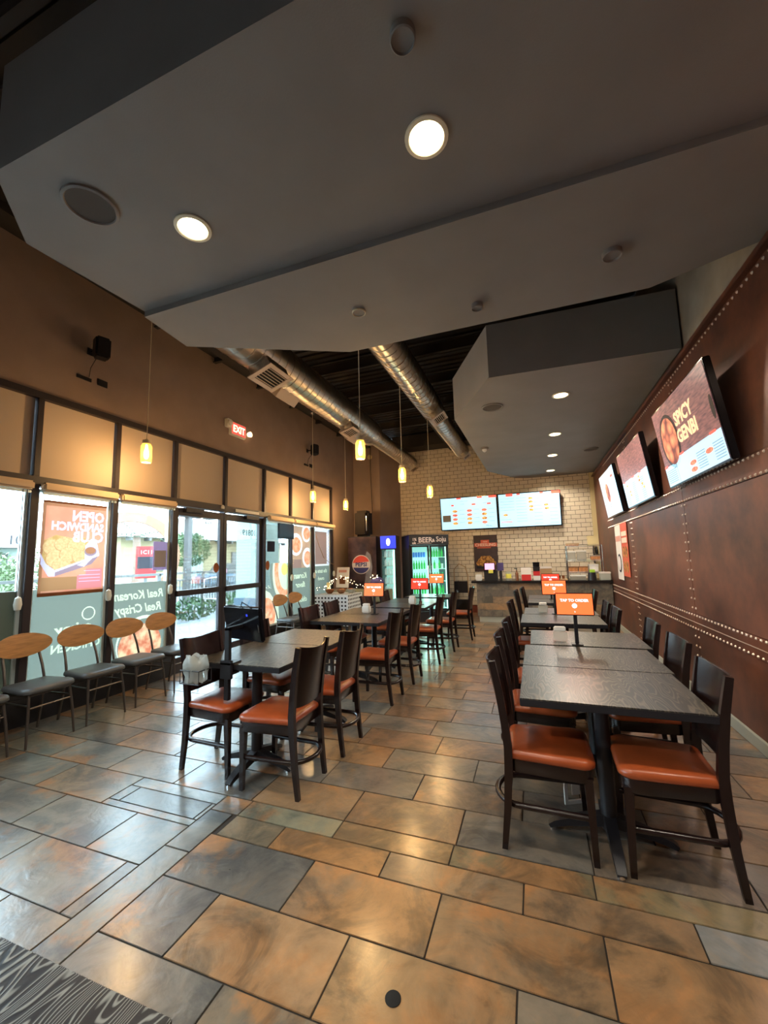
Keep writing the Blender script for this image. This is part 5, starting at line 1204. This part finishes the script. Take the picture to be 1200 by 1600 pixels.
def leaf_ball(name, n, rx, ry, rz_, size, m):
    mb = MB()
    for i in range(n):
        a_ = random.uniform(0, 2*PI); u_ = random.uniform(-1, 1); s_ = math.sqrt(1-u_*u_); r = random.uniform(.75, 1.05)
        c_ = Vector((rx*s_*math.cos(a_)*r, ry*s_*math.sin(a_)*r, rz_*u_*r)); d = Vector([random.uniform(-1, 1) for _ in range(3)]).normalized(); e = d.orthogonal().normalized()
        mb.add([c_-d*size, c_+e*size*.4, c_+d*size, c_-e*size*.4], [(0, 1, 2, 3)])
    return mesh(mb, m, name=name)
hedge = leaf_ball('foliage', 420, .40, .72, .28, .06, 'leaf')
for k in range(8):
    q = thing('shrub', 'low green shrub at the foot of the railing, '+('first','second','third','fourth','fifth','sixth','seventh','eighth')[k]+' from the left', 'shrub', (-8.6, 5.4+1.6*k, .0), group='low shrubs along the railing')
    link('foliage', hedge, q, (0, 0, .30)); obj('stem', MB().tube([(0, 0, -.01), (0, 0, .3)], .02, 6), 'bark', q)
bushy = leaf_ball('foliage', 2600, 1.5, 1.5, 1.5, .09, 'leaf_pale')
tree2 = leaf_ball('foliage', 3000, 2.2, 2.2, 1.7, .13, 'leaf')
for (x, y, z_, me, lb_) in ((-14, 6.2, 1.0, bushy, 'pale bush seen in the leftmost window'), (-16.6, 9.6, .9, bushy, 'pale bush seen between poster and window edge'), (-18.2, 17.6, 2.3, tree2, 'round green tree seen through the left door')):
    q = thing('outdoor_bush' if me == bushy else 'outdoor_tree', lb_, 'tree' if me == tree2 else 'bush', (x, y, -.03)); fo = link('foliage', me, q, (0, 0, z_)); fo.scale = (.55,)*3 if me == tree2 else (.8,)*3; obj('trunk', MB().tube([(0, 0, 0), (.05, 0, z_)], .12, 8), 'bark', q, 40)
# palm behind the ring
q = thing('palm_tree', 'green palm tree behind the copper ring outside', 'palm', (-16.5, 13.1, -.03))
obj('trunk', MB().tube([(0, 0, 0), (.1, 0, 1.5), (0, 0, 2.8)], [.2, .16, .14], 10), 'bark', q, 50)
for k in range(16):
    a_ = 2*PI*k/16+random.uniform(-.1, .1); el = random.uniform(.1, 1.1); mb = MB(); L_ = 1.7
    for j in range(10):
        t_ = j/9; r = L_*t_; zc = 2.8+math.sin(el)*r-.45*r*r*.6; c_ = Vector((r*math.cos(a_)*math.cos(el), r*math.sin(a_)*math.cos(el), zc)); sd = Vector((-math.sin(a_), math.cos(a_), -.25)); ln = .5*(1-t_*.6)
        fwd = Vector((math.cos(a_), math.sin(a_), 0))*.12
        for sg in (-1, 1): mb.add([c_, c_+fwd*.5, c_+Vector((sd.x*sg, sd.y*sg, sd.z))*ln+fwd], [(0, 1, 2)])
    obj('frond', mb, 'leaf', q)
# copper ring sculpture
q = thing('ring_sculpture', 'big copper coloured ring standing beyond the railing', 'sculpture', (-12.3, 9.55, 0), rz=math.radians(52))
m_ = MB(); n_ = 48; Ro, Ri, zc = 1.45, 1.15, 1.75
vs = [(rr*math.cos(2*PI*k/n_), yy, zc+rr*math.sin(2*PI*k/n_)) for (rr, yy) in ((Ro, -.12), (Ro, .12), (Ri, .12), (Ri, -.12)) for k in range(n_)]
fs = [(i*n_+k, i*n_+(k+1) % n_, ((i+1) % 4)*n_+(k+1) % n_, ((i+1) % 4)*n_+k) for i in range(4) for k in range(n_)]
obj('ring', m_.add(vs, fs), 'ring_copper', q, 40); obj('plinth', MB().box(-.8, -.3, -.03, .8, .3, .38, .02), 'concrete_out', q)
q = thing('street_sign', 'small red and dark sign board standing inside the ring view', 'sign', (-10.6, 8.75, -.0), rz=math.radians(52))
obj('post', MB().box(-.04, -.03, 0, .04, .03, 1.1), 'fence_paint', q); obj('board', MB().box(-.26, -.04, 1.1, .26, .0, 2.02, .01), 'red_sign', q); obj('dark_block', MB().rect(-.22, 1.38, .22, 1.72, -.041), 'cloth_black', q); obj('lettering', text_mb('1C11', 0, 1.80, .15, -.041), 'paper', q)
q = thing('lamp_post', 'dark square street lamp post seen through the left door', 'lamp post', (-12.6, 12.2, -.03)); obj('pole', MB().box(-.10, -.10, 0, .10, .10, 3.4), 'fence_paint', q); obj('lamp_arm', MB().box(-.15, -1.0, 3.32, .15, 1.3, 3.44), 'trim_out', q)
# buildings across the lot
b = thing('building', 'tan building with pale tiled roof and a door seen through the glass doors', 'building', (-22, 24, -.03))
obj('wall', MB().box(-6, -7.5, 0, 0, 8, 3.1), 'stucco_tan', b)
obj('roof', MB().add([(.9, -8, 3.1), (.9, 8.5, 3.1), (-3, 8.5, 4.9), (-3, -8, 4.9), (-7, -8, 3.1), (-7, 8.5, 3.1)], [(0, 1, 2, 3), (3, 2, 5, 4), (0, 3, 4), (1, 5, 2), (0, 4, 5, 1)]), 'roof_pale', b)
for k in range(14): obj('rafter_end', MB().box(.5, -7.6+1.15*k, 2.90, .95, -7.45+1.15*k, 3.08), 'trim_out', b)
dd = obj('entry_door', MB().box(0, -2.6, 0, .06, -1.4, 2.1), 'stucco_mint', b); obj('knob', MB().lathe([(0, 0), (.04, .02), (0, .06)], 8, T=lambda p: Vector((.06+p.z, -1.5+p.x, 1+p.y))), 'chrome', dd)
for y in (-5.5, 1.5, 4.5):
    w_ = obj('window', MB().box(0, y, 1.1, .08, y+.9, 2.3), 'trim_out', b); obj('pane', MB().box(.08, y+.08, 1.18, .09, y+.82, 2.22), 'window_out', w_)
obj('wall_sign', MB().box(.01, 2.7, 1.5, .05, 3.6, 2.3), 'blue_sign', b)
b = thing('building', 'pale low shop front with flat canopy seen in the far left window', 'building', (-20, 8, -.03))
obj('wall', MB().box(-5, -9, 0, 0, 2.6, 2.3), 'stucco_mint', b); obj('canopy', MB().box(-5.2, -9.2, 2.3, 1.2, 2.8, 2.9), 'roof_pale', b)
for y in (-7, -4.5, -2, .5): w_ = obj('window', MB().box(0, y, .5, .06, y+1.7, 2.1), 'trim_out', b); obj('pane', MB().box(.06, y+.1, .6, .07, y+1.6, 2.0), 'window_out', w_)
for y in (-8, -5, -2, 1): obj('pillar', MB().box(.8, y, 0, 1.1, y+.3, 2.3), 'stucco_tan', b)
a = text_mb('107', 0, 0, .5, 0, False); obj('number_sign', MB().add(a.v, a.f, lambda p: Vector((1.26-p.y, 1.9+p.x, 2.42+p.z))), 'cloth_black', b)
q = thing('parked_car', 'grey blue car parked beyond the railing beside the pillar', 'car', (-15.5, 18.6, -.03), rz=1.2)
obj('body', MB().box(-2.1, -.85, .35, 2.1, .85, .95, .12), 'car_paint', q, 40); obj('cabin', MB().prism([(-1.4, .0), (1.1, .0), (.6, .55), (-1.0, .55)], -.75, .75, lambda p: Vector((p.x, p.z, .93+p.y))), 'window_out', q)
for a_, b_ in ((-1.3, -.8), (1.3, -.8), (-1.3, .8), (1.3, .8)): obj('wheel', MB().lathe([(0, -.1), (.33, -.1), (.33, .1), (0, .1)], 16, T=lambda p: Vector((a_+p.x, b_+p.z, .33+p.y))), 'rubber', q, 40)
